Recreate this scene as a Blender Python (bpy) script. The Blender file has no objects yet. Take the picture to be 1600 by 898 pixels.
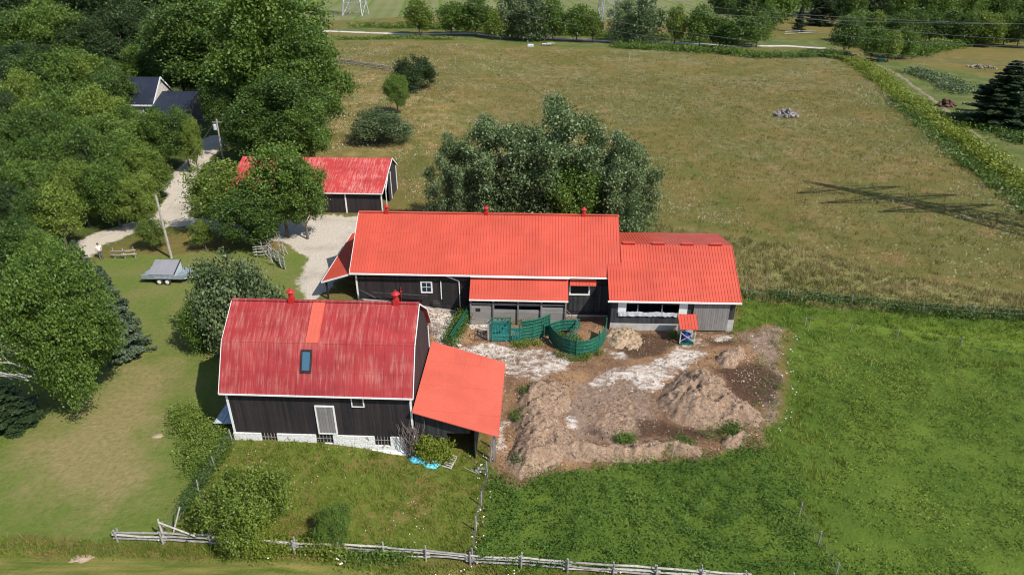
import bpy, bmesh, math, random
import numpy as np
from mathutils import Vector, Matrix
R = math.radians
C = bpy.context.scene.collection
sc = bpy.context.scene

# ------------------------------------------------------------------ camera, sky, sun, exposure
TH = R(27.5); FPX = 1067.0; CAMH = 31.0
cam_d = bpy.data.cameras.new('camera'); cam = bpy.data.objects.new('camera', cam_d); C.objects.link(cam)
cam.location = (0, 0, CAMH); cam.rotation_euler = (R(90) - TH, 0, 0)
cam_d.sensor_width = 36.0; cam_d.lens = 36.0 * FPX / 1600.0
cam_d.clip_start = 0.5; cam_d.clip_end = 6000
sc.camera = cam
world = bpy.data.worlds.new('World'); sc.world = world; world.use_nodes = True
SUN_AZ = (0.76, -0.65); SUN_EL = R(47)
nt = world.node_tree; nt.nodes.clear()
sky = nt.nodes.new('ShaderNodeTexSky'); sky.sky_type = 'NISHITA'; sky.sun_disc = False
sky.sun_elevation = SUN_EL; sky.sun_rotation = math.atan2(SUN_AZ[0], SUN_AZ[1])
sky.air_density = 1.0; sky.dust_density = 0.6; sky.ozone_density = 1.0
bg = nt.nodes.new('ShaderNodeBackground'); bg.inputs['Strength'].default_value = 0.115
wo = nt.nodes.new('ShaderNodeOutputWorld')
nt.links.new(sky.outputs[0], bg.inputs[0]); nt.links.new(bg.outputs[0], wo.inputs[0])
sun_d = bpy.data.lights.new('sun', 'SUN'); sun_d.energy = 4.3; sun_d.angle = R(0.5); sun_d.color = (1.0, 0.955, 0.88)
sun = bpy.data.objects.new('sun', sun_d); C.objects.link(sun)
sv = Vector((SUN_AZ[0] * math.cos(SUN_EL), SUN_AZ[1] * math.cos(SUN_EL), math.sin(SUN_EL))).normalized()
sun.rotation_euler = sv.to_track_quat('Z', 'Y').to_euler(); sun.location = (60, -60, 80)
sc.view_settings.view_transform = 'Standard'; sc.view_settings.look = 'None'
sc.view_settings.exposure = 0.45; sc.view_settings.gamma = 1.0; sc.view_settings.use_curve_mapping = False
sc.render.engine = 'CYCLES'
sc.cycles.pixel_filter_type = 'BLACKMAN_HARRIS'; sc.cycles.filter_width = 1.1
sc.cycles.max_bounces = 5; sc.cycles.diffuse_bounces = 2; sc.cycles.glossy_bounces = 2
sc.cycles.transparent_max_bounces = 8; sc.cycles.transmission_bounces = 3

# ------------------------------------------------------------------ terrain and surveying helpers
def sstep(a, b, x):
    t = np.clip((x - a) / (b - a), 0, 1); return t * t * (3 - 2 * t)
def T(x, y):
    z = -1.3 * sstep(-15.0, -2.0, np.asarray(x, float))
    z = z + 0.12 * np.sin(np.asarray(x) * .11 + 1.3) * np.sin(np.asarray(y) * .09) * sstep(68, 90, np.asarray(y, float))
    z = z + 10.0 * sstep(380, 1400, np.asarray(y, float))
    return z
def ray(u, v):
    a = (u - 800) / FPX; b = -(v - 449) / FPX
    return a, math.cos(TH) + b * math.sin(TH), -math.sin(TH) + b * math.cos(TH)
def Gh(u, v, h):
    dx, dy, dz = ray(u, v); t = (h - CAMH) / dz
    return dx * t, dy * t
def G(u, v):
    h = 0.0
    for _ in range(12):
        x, y = Gh(u, v, h); h = float(T(x, y))
    return Vector((x, y, h))
def hat(u, v, y):
    dx, dy, dz = ray(u, v); t = y / dy
    return dx * t, CAMH + dz * t
def GP(pts): return [tuple(G(u, v)[:2]) for u, v in pts]
class Frame:                       # a building's own axes
    def __init__(s, x, y, rz): s.o = Vector((x, y, 0)); s.rz = R(rz); s.M = Matrix.Rotation(s.rz, 3, 'Z')
    def front(s, u, v, yl=0.0):    # survey a point on the plane local y = yl
        n = s.M @ Vector((0, 1, 0)); p0 = s.o + s.M @ Vector((0, yl, 0)); d = Vector(ray(u, v)); c0 = Vector((0, 0, CAMH))
        t = (p0 - c0).dot(n) / d.dot(n); q = s.M.transposed() @ (c0 + d * t - s.o); return q
    def side(s, u, v, xl=0.0):
        n = s.M @ Vector((1, 0, 0)); p0 = s.o + s.M @ Vector((xl, 0, 0)); d = Vector(ray(u, v)); c0 = Vector((0, 0, CAMH))
        t = (p0 - c0).dot(n) / d.dot(n); q = s.M.transposed() @ (c0 + d * t - s.o); return q
    def w(s, x, y, z=0): return s.o + s.M @ Vector((x, y, z))
    def ground(s, x, y):
        p = s.w(x, y); return float(T(p.x, p.y))

# ------------------------------------------------------------------ materials
def newmat(name):
    m = bpy.data.materials.new(name); m.use_nodes = True
    n = m.node_tree; n.nodes.clear()
    out = n.nodes.new('ShaderNodeOutputMaterial'); p = n.nodes.new('ShaderNodeBsdfPrincipled')
    n.links.new(p.outputs[0], out.inputs[0])
    return m, n, p
class N:
    def __init__(s, nt): s.t = nt
    def node(s, typ, **kw):
        n = s.t.nodes.new(typ)
        for k, v in kw.items(): setattr(n, k, v)
        return n
    def L(s, a, b): s.t.links.new(a, b)
    def coords(s, kind='Object', scale=(1, 1, 1), loc=(0, 0, 0)):
        tc = s.node('ShaderNodeTexCoord'); mp = s.node('ShaderNodeMapping')
        mp.inputs['Scale'].default_value = scale; mp.inputs['Location'].default_value = loc
        s.L(tc.outputs[kind], mp.inputs[0]); return mp.outputs[0]
    def noise(s, vec, scale, detail=4, rough=.55, dist=0.0):
        n = s.node('ShaderNodeTexNoise'); n.inputs['Scale'].default_value = scale
        n.inputs['Detail'].default_value = detail; n.inputs['Roughness'].default_value = rough
        n.inputs['Distortion'].default_value = dist
        s.L(vec, n.inputs['Vector']); return n.outputs['Fac']
    def ramp(s, fac, a, b, interp='LINEAR'):
        m = s.node('ShaderNodeMapRange'); m.inputs['From Min'].default_value = a; m.inputs['From Max'].default_value = b
        m.interpolation_type = 'SMOOTHSTEP' if interp == 'S' else 'LINEAR'
        s.L(fac, m.inputs['Value']); return m.outputs[0]
    def math(s, op, a, b=None, c=None):
        m = s.node('ShaderNodeMath', operation=op)
        for i, q in enumerate((a, b, c)):
            if q is None: continue
            if isinstance(q, (int, float)): m.inputs[i].default_value = q
            else: s.L(q, m.inputs[i])
        return m.outputs[0]
    def mix(s, fac, a, b, blend='MIX'):
        m = s.node('ShaderNodeMix'); m.data_type = 'RGBA'; m.blend_type = blend
        for i, q in ((0, fac), (6, a), (7, b)):
            if isinstance(q, (int, float)): m.inputs[i].default_value = q
            elif isinstance(q, tuple): m.inputs[i].default_value = (*q, 1) if len(q) == 3 else q
            else: s.L(q, m.inputs[i])
        return m.outputs[2]
    def bump(s, p, h, strength=.5, dist=.05):
        b = s.node('ShaderNodeBump'); b.inputs['Strength'].default_value = strength; b.inputs['Distance'].default_value = dist
        s.L(h, b.inputs['Height']); s.L(b.outputs[0], p.inputs['Normal'])
    def attr(s, name):
        a = s.node('ShaderNodeAttribute'); a.attribute_name = name; return a
def plain(name, col, rough=.7, var=.25, scale=3.0, metallic=0.0):
    m, t, p = newmat(name); n = N(t); c = n.coords()
    f = n.noise(c, scale, 5, .6)
    dk = tuple(v * (1 - var) for v in col); lt = tuple(min(1, v * (1 + var)) for v in col)
    n.L(n.mix(n.ramp(f, .3, .7), dk, lt), p.inputs['Base Color']); p.inputs['Roughness'].default_value = rough
    p.inputs['Metallic'].default_value = metallic
    return m
def roof_mat(name, base, var, streak=None, amount=0.0, rough=.45):
    m, t, p = newmat(name); n = N(t)
    c = n.coords(); col = n.mix(n.ramp(n.noise(c, .35, 4), .3, .7), tuple(v * (1 - var) for v in base), tuple(min(1, v * (1 + var)) for v in base))
    # each sheet slightly different
    tc = n.node('ShaderNodeTexCoord'); sp = n.node('ShaderNodeSeparateXYZ'); n.L(tc.outputs['Object'], sp.inputs[0])
    wn = n.node('ShaderNodeTexWhiteNoise'); wn.noise_dimensions = '1D'
    n.L(n.math('FLOOR', n.math('MULTIPLY', sp.outputs[0], 1.05)), wn.inputs['W'])
    col = n.mix(n.math('MULTIPLY', wn.outputs['Value'], .10), col, tuple(v * .55 for v in base))
    if streak:
        f1 = n.noise(n.coords(scale=(5.5, .45, .45)), 1.0, 6, .68)
        f2 = n.noise(n.coords(scale=(.35, .8, .8), loc=(3, 1, 2)), 1.0, 3, .5)
        f3 = n.noise(n.coords(scale=(16, 1.2, 1.2)), 1.0, 3, .5)
        s1 = n.ramp(n.math('ADD', n.math('MULTIPLY', f1, .75), n.math('MULTIPLY', f2, .35)), .52, .68)
        s3 = n.math('MULTIPLY', s1, n.ramp(f3, .3, .62))
        col = n.mix(n.math('MULTIPLY', s3, amount), col, streak)
        dk = n.ramp(n.noise(n.coords(scale=(.5, 1.6, 1.6), loc=(9, 4, 0)), 1.0, 5, .6), .52, .75)
        col = n.mix(n.math('MULTIPLY', dk, .35), col, tuple(v * .6 for v in base))
    else:
        d1 = n.ramp(n.noise(n.coords(scale=(7, .35, .35)), 1.0, 5, .7), .50, .80); col = n.mix(n.math('MULTIPLY', d1, .22), col, tuple(v * .55 + .02 for v in base))
        d2 = n.ramp(n.noise(n.coords(scale=(.9, .5, .5), loc=(5, 5, 5)), 1.0, 6, .7), .55, .8); col = n.mix(n.math('MULTIPLY', d2, .22), col, tuple(min(1, v * .9 + .10) for v in base))
    lap = n.math('LESS_THAN', n.math('FRACT', n.math('DIVIDE', n.math('ADD', sp.outputs[1], sp.outputs[2]), 2.9)), .012); col = n.mix(n.math('MULTIPLY', lap, .35), col, tuple(v * .4 for v in base))
    n.L(n.ramp(n.noise(n.coords(scale=(1.5, .8, .8)), 1.0, 4, .6), -.6, 2.0), p.inputs['Roughness'])
    n.L(col, p.inputs['Base Color']); p.inputs['Specular IOR Level'].default_value = .3
    return m
def board_mat(name, base, worn, amount=.4, w=.2, rough=.8, horiz=False):
    m, t, p = newmat(name); n = N(t)
    tc = n.node('ShaderNodeTexCoord'); sp = n.node('ShaderNodeSeparateXYZ'); n.L(tc.outputs['Object'], sp.inputs[0])
    s = sp.outputs[2] if horiz else n.math('ADD', sp.outputs[0], sp.outputs[1])
    q = n.math('DIVIDE', s, w)
    wn = n.node('ShaderNodeTexWhiteNoise'); wn.noise_dimensions = '1D'; n.L(n.math('FLOOR', q), wn.inputs['W'])
    fr = n.math('FRACT', q); gap = n.math('LESS_THAN', fr, .07)
    sc_ = (.5, .5, 9) if horiz else (9, 9, .5)
    f = n.noise(n.coords(scale=sc_), 1.0, 6, .7)
    f2 = n.noise(n.coords(), .5, 4, .6)
    wf = n.ramp(n.math('ADD', n.math('MULTIPLY', f, .6), n.math('ADD', n.math('MULTIPLY', wn.outputs['Value'], .25), n.math('MULTIPLY', f2, .35))), .45, .85)
    col = n.mix(n.math('MULTIPLY', wf, amount), base, worn)
    col = n.mix(n.math('MULTIPLY', wn.outputs['Value'], .3), col, tuple(v * .6 for v in base))
    col = n.mix(n.math('MULTIPLY', gap, .75), col, (.006, .006, .007))
    n.L(col, p.inputs['Base Color']); p.inputs['Roughness'].default_value = rough
    n.bump(p, n.math('SUBTRACT', f, gap), .5, .02)
    return m
def stone_mat(name):
    m, t, p = newmat(name); n = N(t); c = n.coords(scale=(1, 1, 1))
    f = n.noise(c, 3.2, 6, .65); f2 = n.noise(c, 9, 4, .6)
    v = n.node('ShaderNodeTexVoronoi', feature='DISTANCE_TO_EDGE'); v.inputs['Scale'].default_value = 2.2; n.L(c, v.inputs['Vector'])
    white = n.mix(n.ramp(f2, .3, .7), (.60, .59, .55), (.82, .81, .78))
    rock = n.mix(n.ramp(f2, .3, .7), (.16, .13, .10), (.33, .28, .22))
    tc = n.node('ShaderNodeTexCoord'); sp = n.node('ShaderNodeSeparateXYZ'); n.L(tc.outputs['Object'], sp.inputs[0])
    peel = n.ramp(f, .585, .62)
    n.L(n.mix(n.math('MULTIPLY', peel, .9), white, rock), p.inputs['Base Color']); p.inputs['Roughness'].default_value = .9
    n.bump(p, n.math('ADD', n.ramp(v.outputs['Distance'], 0, .1), f2), .5, .03)
    return m
def leaf_mat(name, dark, light, trans=.25, rough=.5):
    m, t, p = newmat(name); n = N(t)
    a = n.attr('tint'); oi = n.node('ShaderNodeObjectInfo')
    f = n.math('ADD', n.math('MULTIPLY', a.outputs['Fac'], .8), n.math('MULTIPLY', oi.outputs['Random'], .3))
    col = n.mix(n.ramp(f, 0, 1.0), dark, light)
    n.L(col, p.inputs['Base Color']); p.inputs['Roughness'].default_value = rough; p.inputs['Specular IOR Level'].default_value = .35
    tr = n.node('ShaderNodeBsdfTranslucent'); n.L(n.mix(.5, col, (light[0] * 1.6, light[1] * 1.6, light[2] * .8)), tr.inputs[0])
    mx = n.node('ShaderNodeMixShader'); mx.inputs[0].default_value = trans
    out = [q for q in t.nodes if q.type == 'OUTPUT_MATERIAL'][0]
    n.L(p.outputs[0], mx.inputs[1]); n.L(tr.outputs[0], mx.inputs[2]); n.L(mx.outputs[0], out.inputs[0])
    return m
def leafset(name, cols, trans=.2):    # colour picked by the tint attribute through several stops
    m, t, p = newmat(name); n = N(t); a = n.attr('tint')
    cr = n.node('ShaderNodeValToRGB'); e = cr.color_ramp.elements
    while len(e) < len(cols): e.new(.5)
    for i, c in enumerate(cols): e[i].position = i / (len(cols) - 1); e[i].color = (*c, 1)
    n.L(a.outputs['Fac'], cr.inputs[0]); n.L(cr.outputs[0], p.inputs['Base Color']); p.inputs['Roughness'].default_value = .65
    p.inputs['Specular IOR Level'].default_value = .2
    tr = n.node('ShaderNodeBsdfTranslucent'); n.L(cr.outputs[0], tr.inputs[0])
    mx = n.node('ShaderNodeMixShader'); mx.inputs[0].default_value = trans
    out = [q for q in t.nodes if q.type == 'OUTPUT_MATERIAL'][0]
    n.L(p.outputs[0], mx.inputs[1]); n.L(tr.outputs[0], mx.inputs[2]); n.L(mx.outputs[0], out.inputs[0])
    return m

M = {}
M['newroof'] = roof_mat('bright_red_metal', (.50, .078, .046), .12)
M['newroof2'] = roof_mat('orange_red_metal', (.54, .108, .068), .11)
M['oldroof'] = roof_mat('faded_red_paint', (.31, .033, .034), .18, (.46, .20, .16), .70, .6)
M['garroof'] = roof_mat('faded_scarlet_paint', (.43, .046, .040), .12, (.66, .32, .28), .85, .55)
M['darkroof'] = roof_mat('dark_metal', (.022, .028, .045), .15, rough=.4)
M['greyroof'] = roof_mat('grey_shingle', (.24, .235, .25), .2, rough=.8)
M['black'] = board_mat('black_boards', (.008, .007, .010), (.085, .052, .048), .62)
M['blackworn_wingshade'] = board_mat('worn_black_boards_and_wing_shade', (.012, .012, .014), (.14, .135, .14), .5)  # worn boards; also the painted shade on the farmhouse wing wall
M['grey'] = board_mat('weathered_boards', (.16, .148, .14), (.36, .335, .315), .85)
M['greyh'] = board_mat('weathered_planks', (.22, .205, .19), (.46, .43, .40), .8, .22, horiz=True)
M['stone'] = stone_mat('whitewashed_stone')
M['concrete'] = plain('concrete', (.40, .38, .35), .9, .2, 1.2)
M['white'] = plain('white_trim_paint', (.72, .72, .70), .5, .12, 2)
M['eave'] = plain('white_eavestrough', (.80, .76, .72), .4, .08, 2)
M['glass'], _t, _p = newmat('window_glass'); _p.inputs['Base Color'].default_value = (.015, .03, .045, 1); _p.inputs['Roughness'].default_value = .08
M['skyl'], _t, _p = newmat('skylight_glass'); _p.inputs['Base Color'].default_value = (.05, .12, .18, 1); _p.inputs['Roughness'].default_value = .12
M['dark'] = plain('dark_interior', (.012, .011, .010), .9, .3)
M['ventred'] = plain('red_vent_paint', (.42, .018, .018), .45, .2, 4)
M['green'] = plain('green_gate_paint', (.006, .090, .055), .55, .6, 6)
M['teal'] = plain('teal_gate_paint', (.018, .165, .15), .55, .5, 5)
M['bark'] = plain('bark', (.11, .09, .07), .95, .4, 6)
M['palebark'] = plain('pale_bark', (.33, .31, .28), .95, .3, 6)
M['wood'] = plain('grey_weathered_wood', (.26, .24, .22), .9, .4, 5)
M['woodlt'] = plain('pale_dry_wood', (.40, .37, .33), .9, .3, 5)
M['steel'] = plain('galvanised_steel', (.42, .43, .44), .5, .15, 3, .5)
M['wire'] = plain('wire', (.30, .30, .30), .5, .1, 3, .4)
M['pole'] = plain('pole_wood', (.33, .30, .26), .9, .25, 4)
M['tarp'] = plain('blue_tarp', (.10, .46, .58), .45, .35, 6)
M['blue'] = plain('blue_plastic', (.02, .07, .28), .4, .2)
M['rubber'] = plain('rubber', (.02, .02, .02), .8, .2)
M['rim'] = plain('pale_rim', (.72, .70, .62), .5, .1)
M['trailer'] = plain('blue_grey_paint', (.22, .255, .27), .55, .3, 3)
M['trailerl'] = plain('light_blue_grey_paint', (.42, .48, .52), .55, .2, 3)
M['brick'] = plain('pale_siding', (.52, .47, .43), .85, .2, 3)
M['plastic'] = plain('plastic_sheet', (.46, .47, .50), .35, .25, 5)
M['vine'] = leaf_mat('vine_leaf', (.05, .11, .015), (.15, .26, .04), .3)
M['deadvine'] = plain('dead_vine', (.16, .12, .11), .95, .4, 6)
M['rust'] = plain('rusty_steel', (.11, .048, .036), .85, .4, 5)

# ------------------------------------------------------------------ object helpers
def link(name, me, m=None, parent=None):
    o = bpy.data.objects.new(name, me); C.objects.link(o)
    if m is not None and not me.materials: me.materials.append(m)
    if parent is not None: o.parent = parent
    return o
def tag(o, label=None, cat=None, group=None, kind=None):
    if label: o['label'] = label
    if cat: o['category'] = cat
    if group: o['group'] = group
    if kind: o['kind'] = kind
    return o
def thing(name, label, cat, loc=(0, 0, 0), rz=0.0, group=None):
    o = bpy.data.objects.new(name, None); C.objects.link(o); o.empty_display_size = .3
    o.location = loc; o.rotation_euler = (0, 0, rz); return tag(o, label, cat, group)
def dup(root, loc, rz=0.0, scale=(1, 1, 1), label=None, group=None, mats=None):
    r = root.copy(); C.objects.link(r); r.location = loc; r.rotation_euler = (0, 0, rz); r.scale = scale
    if label: r['label'] = label
    if group: r['group'] = group
    for ch in list(root.children):
        c = ch.copy(); C.objects.link(c); c.parent = r
        if mats and ch.name.split('.')[0] in mats:
            c.material_slots[0].link = 'OBJECT'; c.material_slots[0].material = mats[ch.name.split('.')[0]]
        for g in ch.children:
            d = g.copy(); C.objects.link(d); d.parent = c
    return r
class MB:
    def __init__(s): s.v = []; s.f = []
    def box(s, x0, x1, y0, y1, z0, z1):
        s.hexa([(x0, y0, z0), (x1, y0, z0), (x1, y1, z0), (x0, y1, z0), (x0, y0, z1), (x1, y0, z1), (x1, y1, z1), (x0, y1, z1)]); return s
    def hexa(s, p):
        b = len(s.v); s.v += [tuple(q) for q in p]
        s.f += [tuple(b + i for i in q) for q in ((0, 3, 2, 1), (4, 5, 6, 7), (0, 1, 5, 4), (1, 2, 6, 5), (2, 3, 7, 6), (3, 0, 4, 7))]; return s
    def slab(s, pts, n, th):            # polygon pts given thickness th along -n
        n = Vector(n).normalized(); b = len(s.v); k = len(pts)
        s.v += [tuple(p) for p in pts] + [tuple(Vector(p) - n * th) for p in pts]
        s.f.append(tuple(b + i for i in range(k))); s.f.append(tuple(b + k + i for i in reversed(range(k))))
        for i in range(k): j = (i + 1) % k; s.f.append((b + i, b + k + i, b + k + j, b + j))
        return s
    def beam(s, p, q, w, h=None, up=(0, 0, 1)):
        h = h or w; p = Vector(p); q = Vector(q); d = (q - p).normalized(); u = Vector(up)
        if abs(d.dot(u)) > .97: u = Vector((0, 1, 0))
        a = d.cross(u).normalized() * w / 2; c = a.cross(d).normalized() * h / 2
        s.hexa([p - a - c, q - a - c, q + a - c, p + a - c, p - a + c, q - a + c, q + a + c, p + a + c]); return s
    def tube(s, pts, rads, n=6, cap=True):
        pts = [Vector(p) for p in pts]; b = len(s.v)
        if isinstance(rads, (int, float)): rads = [rads] * len(pts)
        for i, p in enumerate(pts):
            d = (pts[min(i + 1, len(pts) - 1)] - pts[max(i - 1, 0)]).normalized()
            u = Vector((0, 0, 1)) if abs(d.z) < .9 else Vector((1, 0, 0))
            a = d.cross(u).normalized(); c = d.cross(a)
            for k in range(n):
                t = 2 * math.pi * k / n; s.v.append(tuple(p + (a * math.cos(t) + c * math.sin(t)) * rads[i]))
        for i in range(len(pts) - 1):
            for k in range(n):
                k2 = (k + 1) % n; s.f.append((b + i * n + k, b + i * n + k2, b + (i + 1) * n + k2, b + (i + 1) * n + k))
        if cap:
            s.f.append(tuple(b + k for k in reversed(range(n)))); e = b + (len(pts) - 1) * n; s.f.append(tuple(e + k for k in range(n)))
        return s
    def lathe(s, prof, n=16, c=(0, 0, 0)):
        b = len(s.v)
        for r, z in prof:
            for k in range(n):
                t = 2 * math.pi * k / n; s.v.append((c[0] + r * math.cos(t), c[1] + r * math.sin(t), c[2] + z))
        for i in range(len(prof) - 1):
            for k in range(n):
                k2 = (k + 1) % n; s.f.append((b + i * n + k, b + i * n + k2, b + (i + 1) * n + k2, b + (i + 1) * n + k))
        s.f.append(tuple(b + k for k in reversed(range(n)))); e = b + (len(prof) - 1) * n; s.f.append(tuple(e + k for k in range(n)))
        return s
    def prism_x(s, sec, x0, x1):        # section in (y,z) swept along x
        b = len(s.v); k = len(sec)
        s.v += [(x0, y, z) for y, z in sec] + [(x1, y, z) for y, z in sec]
        s.f.append(tuple(b + i for i in reversed(range(k)))); s.f.append(tuple(b + k + i for i in range(k)))
        for i in range(k): j = (i + 1) % k; s.f.append((b + i, b + j, b + k + j, b + k + i))
        return s
    def build(s, name, m, parent=None, smooth=False):
        me = bpy.data.meshes.new(name); me.from_pydata(s.v, [], s.f); me.update()
        if smooth:
            for p in me.polygons: p.use_smooth = True
        return link(name, me, m, parent)
def npmesh(name, V, F, m=None, face=None, smooth=False):
    me = bpy.data.meshes.new(name); V = np.ascontiguousarray(V, np.float32); F = np.ascontiguousarray(F, np.int32); k = F.shape[1]
    me.vertices.add(len(V)); me.vertices.foreach_set('co', V.ravel())
    me.loops.add(F.size); me.loops.foreach_set('vertex_index', F.ravel())
    me.polygons.add(len(F)); me.polygons.foreach_set('loop_start', np.arange(0, F.size, k, dtype=np.int32))
    try: me.polygons.foreach_set('loop_total', np.full(len(F), k, np.int32))
    except Exception: pass
    if smooth: me.polygons.foreach_set('use_smooth', np.ones(len(F), bool))
    me.update(calc_edges=True)
    if face is not None:
        a = me.attributes.new('tint', 'FLOAT', 'FACE'); a.data.foreach_set('value', np.ascontiguousarray(face, np.float32))
    if m: me.materials.append(m)
    return me
def leaves(cen, nor, size, rng, aspect=.6):
    n = len(cen); nor = nor / (np.linalg.norm(nor, axis=1, keepdims=True) + 1e-9)
    t = rng.normal(size=(n, 3)); t -= nor * (t * nor).sum(1, keepdims=True); t /= np.linalg.norm(t, axis=1, keepdims=True) + 1e-9
    b = np.cross(nor, t); size = np.broadcast_to(np.asarray(size, float), (n,))[:, None]
    V = np.stack([cen - t * size * .5, cen + b * size * aspect * .5 + nor * size * .08, cen + t * size * .5, cen - b * size * aspect * .5 + nor * size * .08], 1).reshape(-1, 3)
    return V, np.arange(4 * n).reshape(n, 4)
def roof(name, e0, e1, t1, t0, m, parent, pitch=.3, rib=.035, th=.05, ribw=.035):
    """corrugated sheet: e0-e1 eave, t0-t1 top; ribs run up the slope"""
    e0, e1, t1, t0 = map(Vector, (e0, e1, t1, t0)); n = (e1 - e0).cross(t0 - e0).normalized()
    if n.z < 0: n = -n
    b = MB(); b.slab([e0, e1, t1, t0], n, th)
    L = (e1 - e0).length; k = max(2, int(L / pitch))
    for i in range(k + 1):
        f = i / k; p = e0.lerp(e1, f); q = t0.lerp(t1, f); a = (e1 - e0).normalized() * ribw / 2; a2 = a
        if i == 0: p = p + a; q = q + a
        if i == k: p = p - a; q = q - a
        b.hexa([p - a + n * .001, p + a + n * .001, q + a2 + n * .001, q - a2 + n * .001, p - a * .5 + n * rib, p + a * .5 + n * rib, q + a2 * .5 + n * rib, q - a2 * .5 + n * rib])
    return b.build(name, m, parent)
def rect_frame(x0, x1, z0, z1, y, w=.1, d=.06):
    b = MB(); b.box(x0 - w, x1 + w, y - d, y, z1, z1 + w); b.box(x0 - w, x1 + w, y - d, y, z0 - w, z0)
    b.box(x0 - w, x0, y - d, y, z0 + .001, z1 - .001); b.box(x1, x1 + w, y - d, y, z0 + .001, z1 - .001); return b
def inpoly(x, y, poly):
    r = np.zeros(x.shape, bool); n = len(poly)
    for i in range(n):
        x1, y1 = poly[i]; x2, y2 = poly[(i + 1) % n]
        if y1 == y2: continue
        c = ((y1 > y) != (y2 > y)) & (x < (x2 - x1) * (y - y1) / (y2 - y1) + x1); r ^= c
    return r
def segdist(x, y, poly, closed=True):
    d = np.full(x.shape, 1e9); n = len(poly)
    for i in range(n if closed else n - 1):
        x1, y1 = poly[i]; x2, y2 = poly[(i + 1) % n]; ex, ey = x2 - x1, y2 - y1; l = ex * ex + ey * ey + 1e-9
        t = np.clip(((x - x1) * ex + (y - y1) * ey) / l, 0, 1); d = np.minimum(d, np.hypot(x - x1 - t * ex, y - y1 - t * ey))
    return d
def sdf(x, y, poly):                    # positive inside
    d = segdist(x, y, poly); return np.where(inpoly(x, y, poly), d, -d)
def sdline(x, y, pts, w): return w - segdist(x, y, pts, False)
def vnoise(x, y, s, seed=0):            # cheap value noise
    r = np.random.default_rng(seed); tab = r.random((64, 64)); x = x / s; y = y / s
    xi = np.floor(x).astype(int); yi = np.floor(y).astype(int); fx = x - xi; fy = y - yi; fx = fx * fx * (3 - 2 * fx); fy = fy * fy * (3 - 2 * fy)
    g = lambda i, j: tab[i % 64, j % 64]
    return (g(xi, yi) * (1 - fx) + g(xi + 1, yi) * fx) * (1 - fy) + (g(xi, yi + 1) * (1 - fx) + g(xi + 1, yi + 1) * fx) * fy
def fbm(x, y, s, seed=0, o=4):
    t = 0; a = 1; w = 0
    for k in range(o): t = t + a * vnoise(x + 17 * k, y - 9 * k, s / 2 ** k, seed + k); w += a; a *= .55
    return t / w

# ------------------------------------------------------------------ ground: one sheet with zones
P_ = {}
P_['lawn'] = GP([(-700, 835), (-700, 395), (110, 418), (190, 400), (300, 395), (480, 385), (480, 468), (352, 472), (350, 690), (300, 780), (262, 838)])
P_['foot'] = GP([(-500, 862), (450, 872), (1000, 903), (1400, 925), (1700, 1100), (-500, 1100)])
P_['paddock'] = GP([(362, 686), (650, 708), (775, 690), (768, 740), (742, 880), (460, 850), (265, 838), (300, 780)])
P_['weeds'] = GP([(1148, 468), (1300, 478), (1700, 500), (2100, 560), (2100, 1100), (1400, 925), (735, 885), (768, 745), (815, 757), (860, 735), (940, 722), (1100, 715), (1180, 690), (1228, 650), (1236, 600), (1228, 560), (1255, 522), (1200, 512), (1150, 518)])
P_['dirt'] = GP([(640, 478), (730, 470), (960, 480), (1120, 490), (1148, 516), (1200, 508), (1235, 518), (1215, 560), (1222, 600), (1215, 652), (1180, 695), (1100, 718), (940, 726), (860, 738), (816, 758), (786, 745), (770, 740), (772, 640), (680, 600), (660, 540)])
P_['woods'] = GP([(-900, 400), (-900, -20), (500, -20), (520, 120), (500, 225), (480, 240), (330, 350), (250, 360), (120, 395), (60, 420)])
P_['gold'] = GP([(530, 108), (600, 115), (606, 150), (700, 150), (720, 190), (660, 235), (560, 262), (490, 240), (515, 170)])
P_['worn'] = GP([(215, 560), (255, 570), (262, 620), (230, 680), (250, 740), (180, 790), (60, 760), (20, 700), (120, 650), (180, 600)])
P_['strip'] = GP([(1255, 498), (1400, 505), (1640, 522), (1700, 560), (1420, 530), (1260, 512)])
P_['meadowedge'] = GP([(1010, 350), (1250, 385), (1400, 430), (1640, 470), (1640, 505), (1300, 482), (1150, 468)])
gravel_line1 = GP([(335, 215), (322, 240), (300, 262), (282, 285), (278, 310), (268, 345), (225, 352), (180, 362), (140, 385), (105, 418), (60, 440)])
gravel_line2 = GP([(268, 345), (320, 350), (380, 360), (450, 372), (500, 370)])
P_['gravelyard'] = GP([(440, 345), (490, 338), (560, 336), (570, 400), (556, 426), (520, 440), (505, 455), (490, 470), (470, 470), (468, 450), (480, 425), (478, 400), (455, 390), (430, 370)])
road_line = GP([(300, 46), (450, 47), (540, 50), (640, 54), (800, 58), (960, 65), (1060, 68), (1150, 72), (1230, 72), (1290, 76), (1335, 85), (1400, 115), (1470, 165), (1530, 215), (1600, 275), (1680, 330)])
P_['lime'] = None
lime = [GP(p) for p in ([(716, 543), (760, 536), (800, 541), (850, 545), (893, 562), (888, 582), (850, 592), (790, 578)],
        [(925, 602), (960, 575), (1000, 572), (1020, 572), (1060, 548), (1112, 552), (1085, 572), (1040, 588), (1032, 612), (1008, 614), (985, 596), (950, 604)],
        [(1055, 530), (1085, 527), (1105, 538), (1075, 546)], [(560, 466), (640, 468), (700, 480), (722, 505), (716, 540), (672, 535), (660, 480), (560, 475)],
        [(1085, 520), (1150, 524), (1150, 532), (1120, 530)], [(888, 652), (902, 652), (900, 672), (884, 668)], [(780, 700), (788, 650), (793, 650), (788, 710)],
        [(945, 545), (975, 548), (970, 558), (945, 556)], [(735, 500), (770, 503), (765, 520), (735, 515)])]
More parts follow.
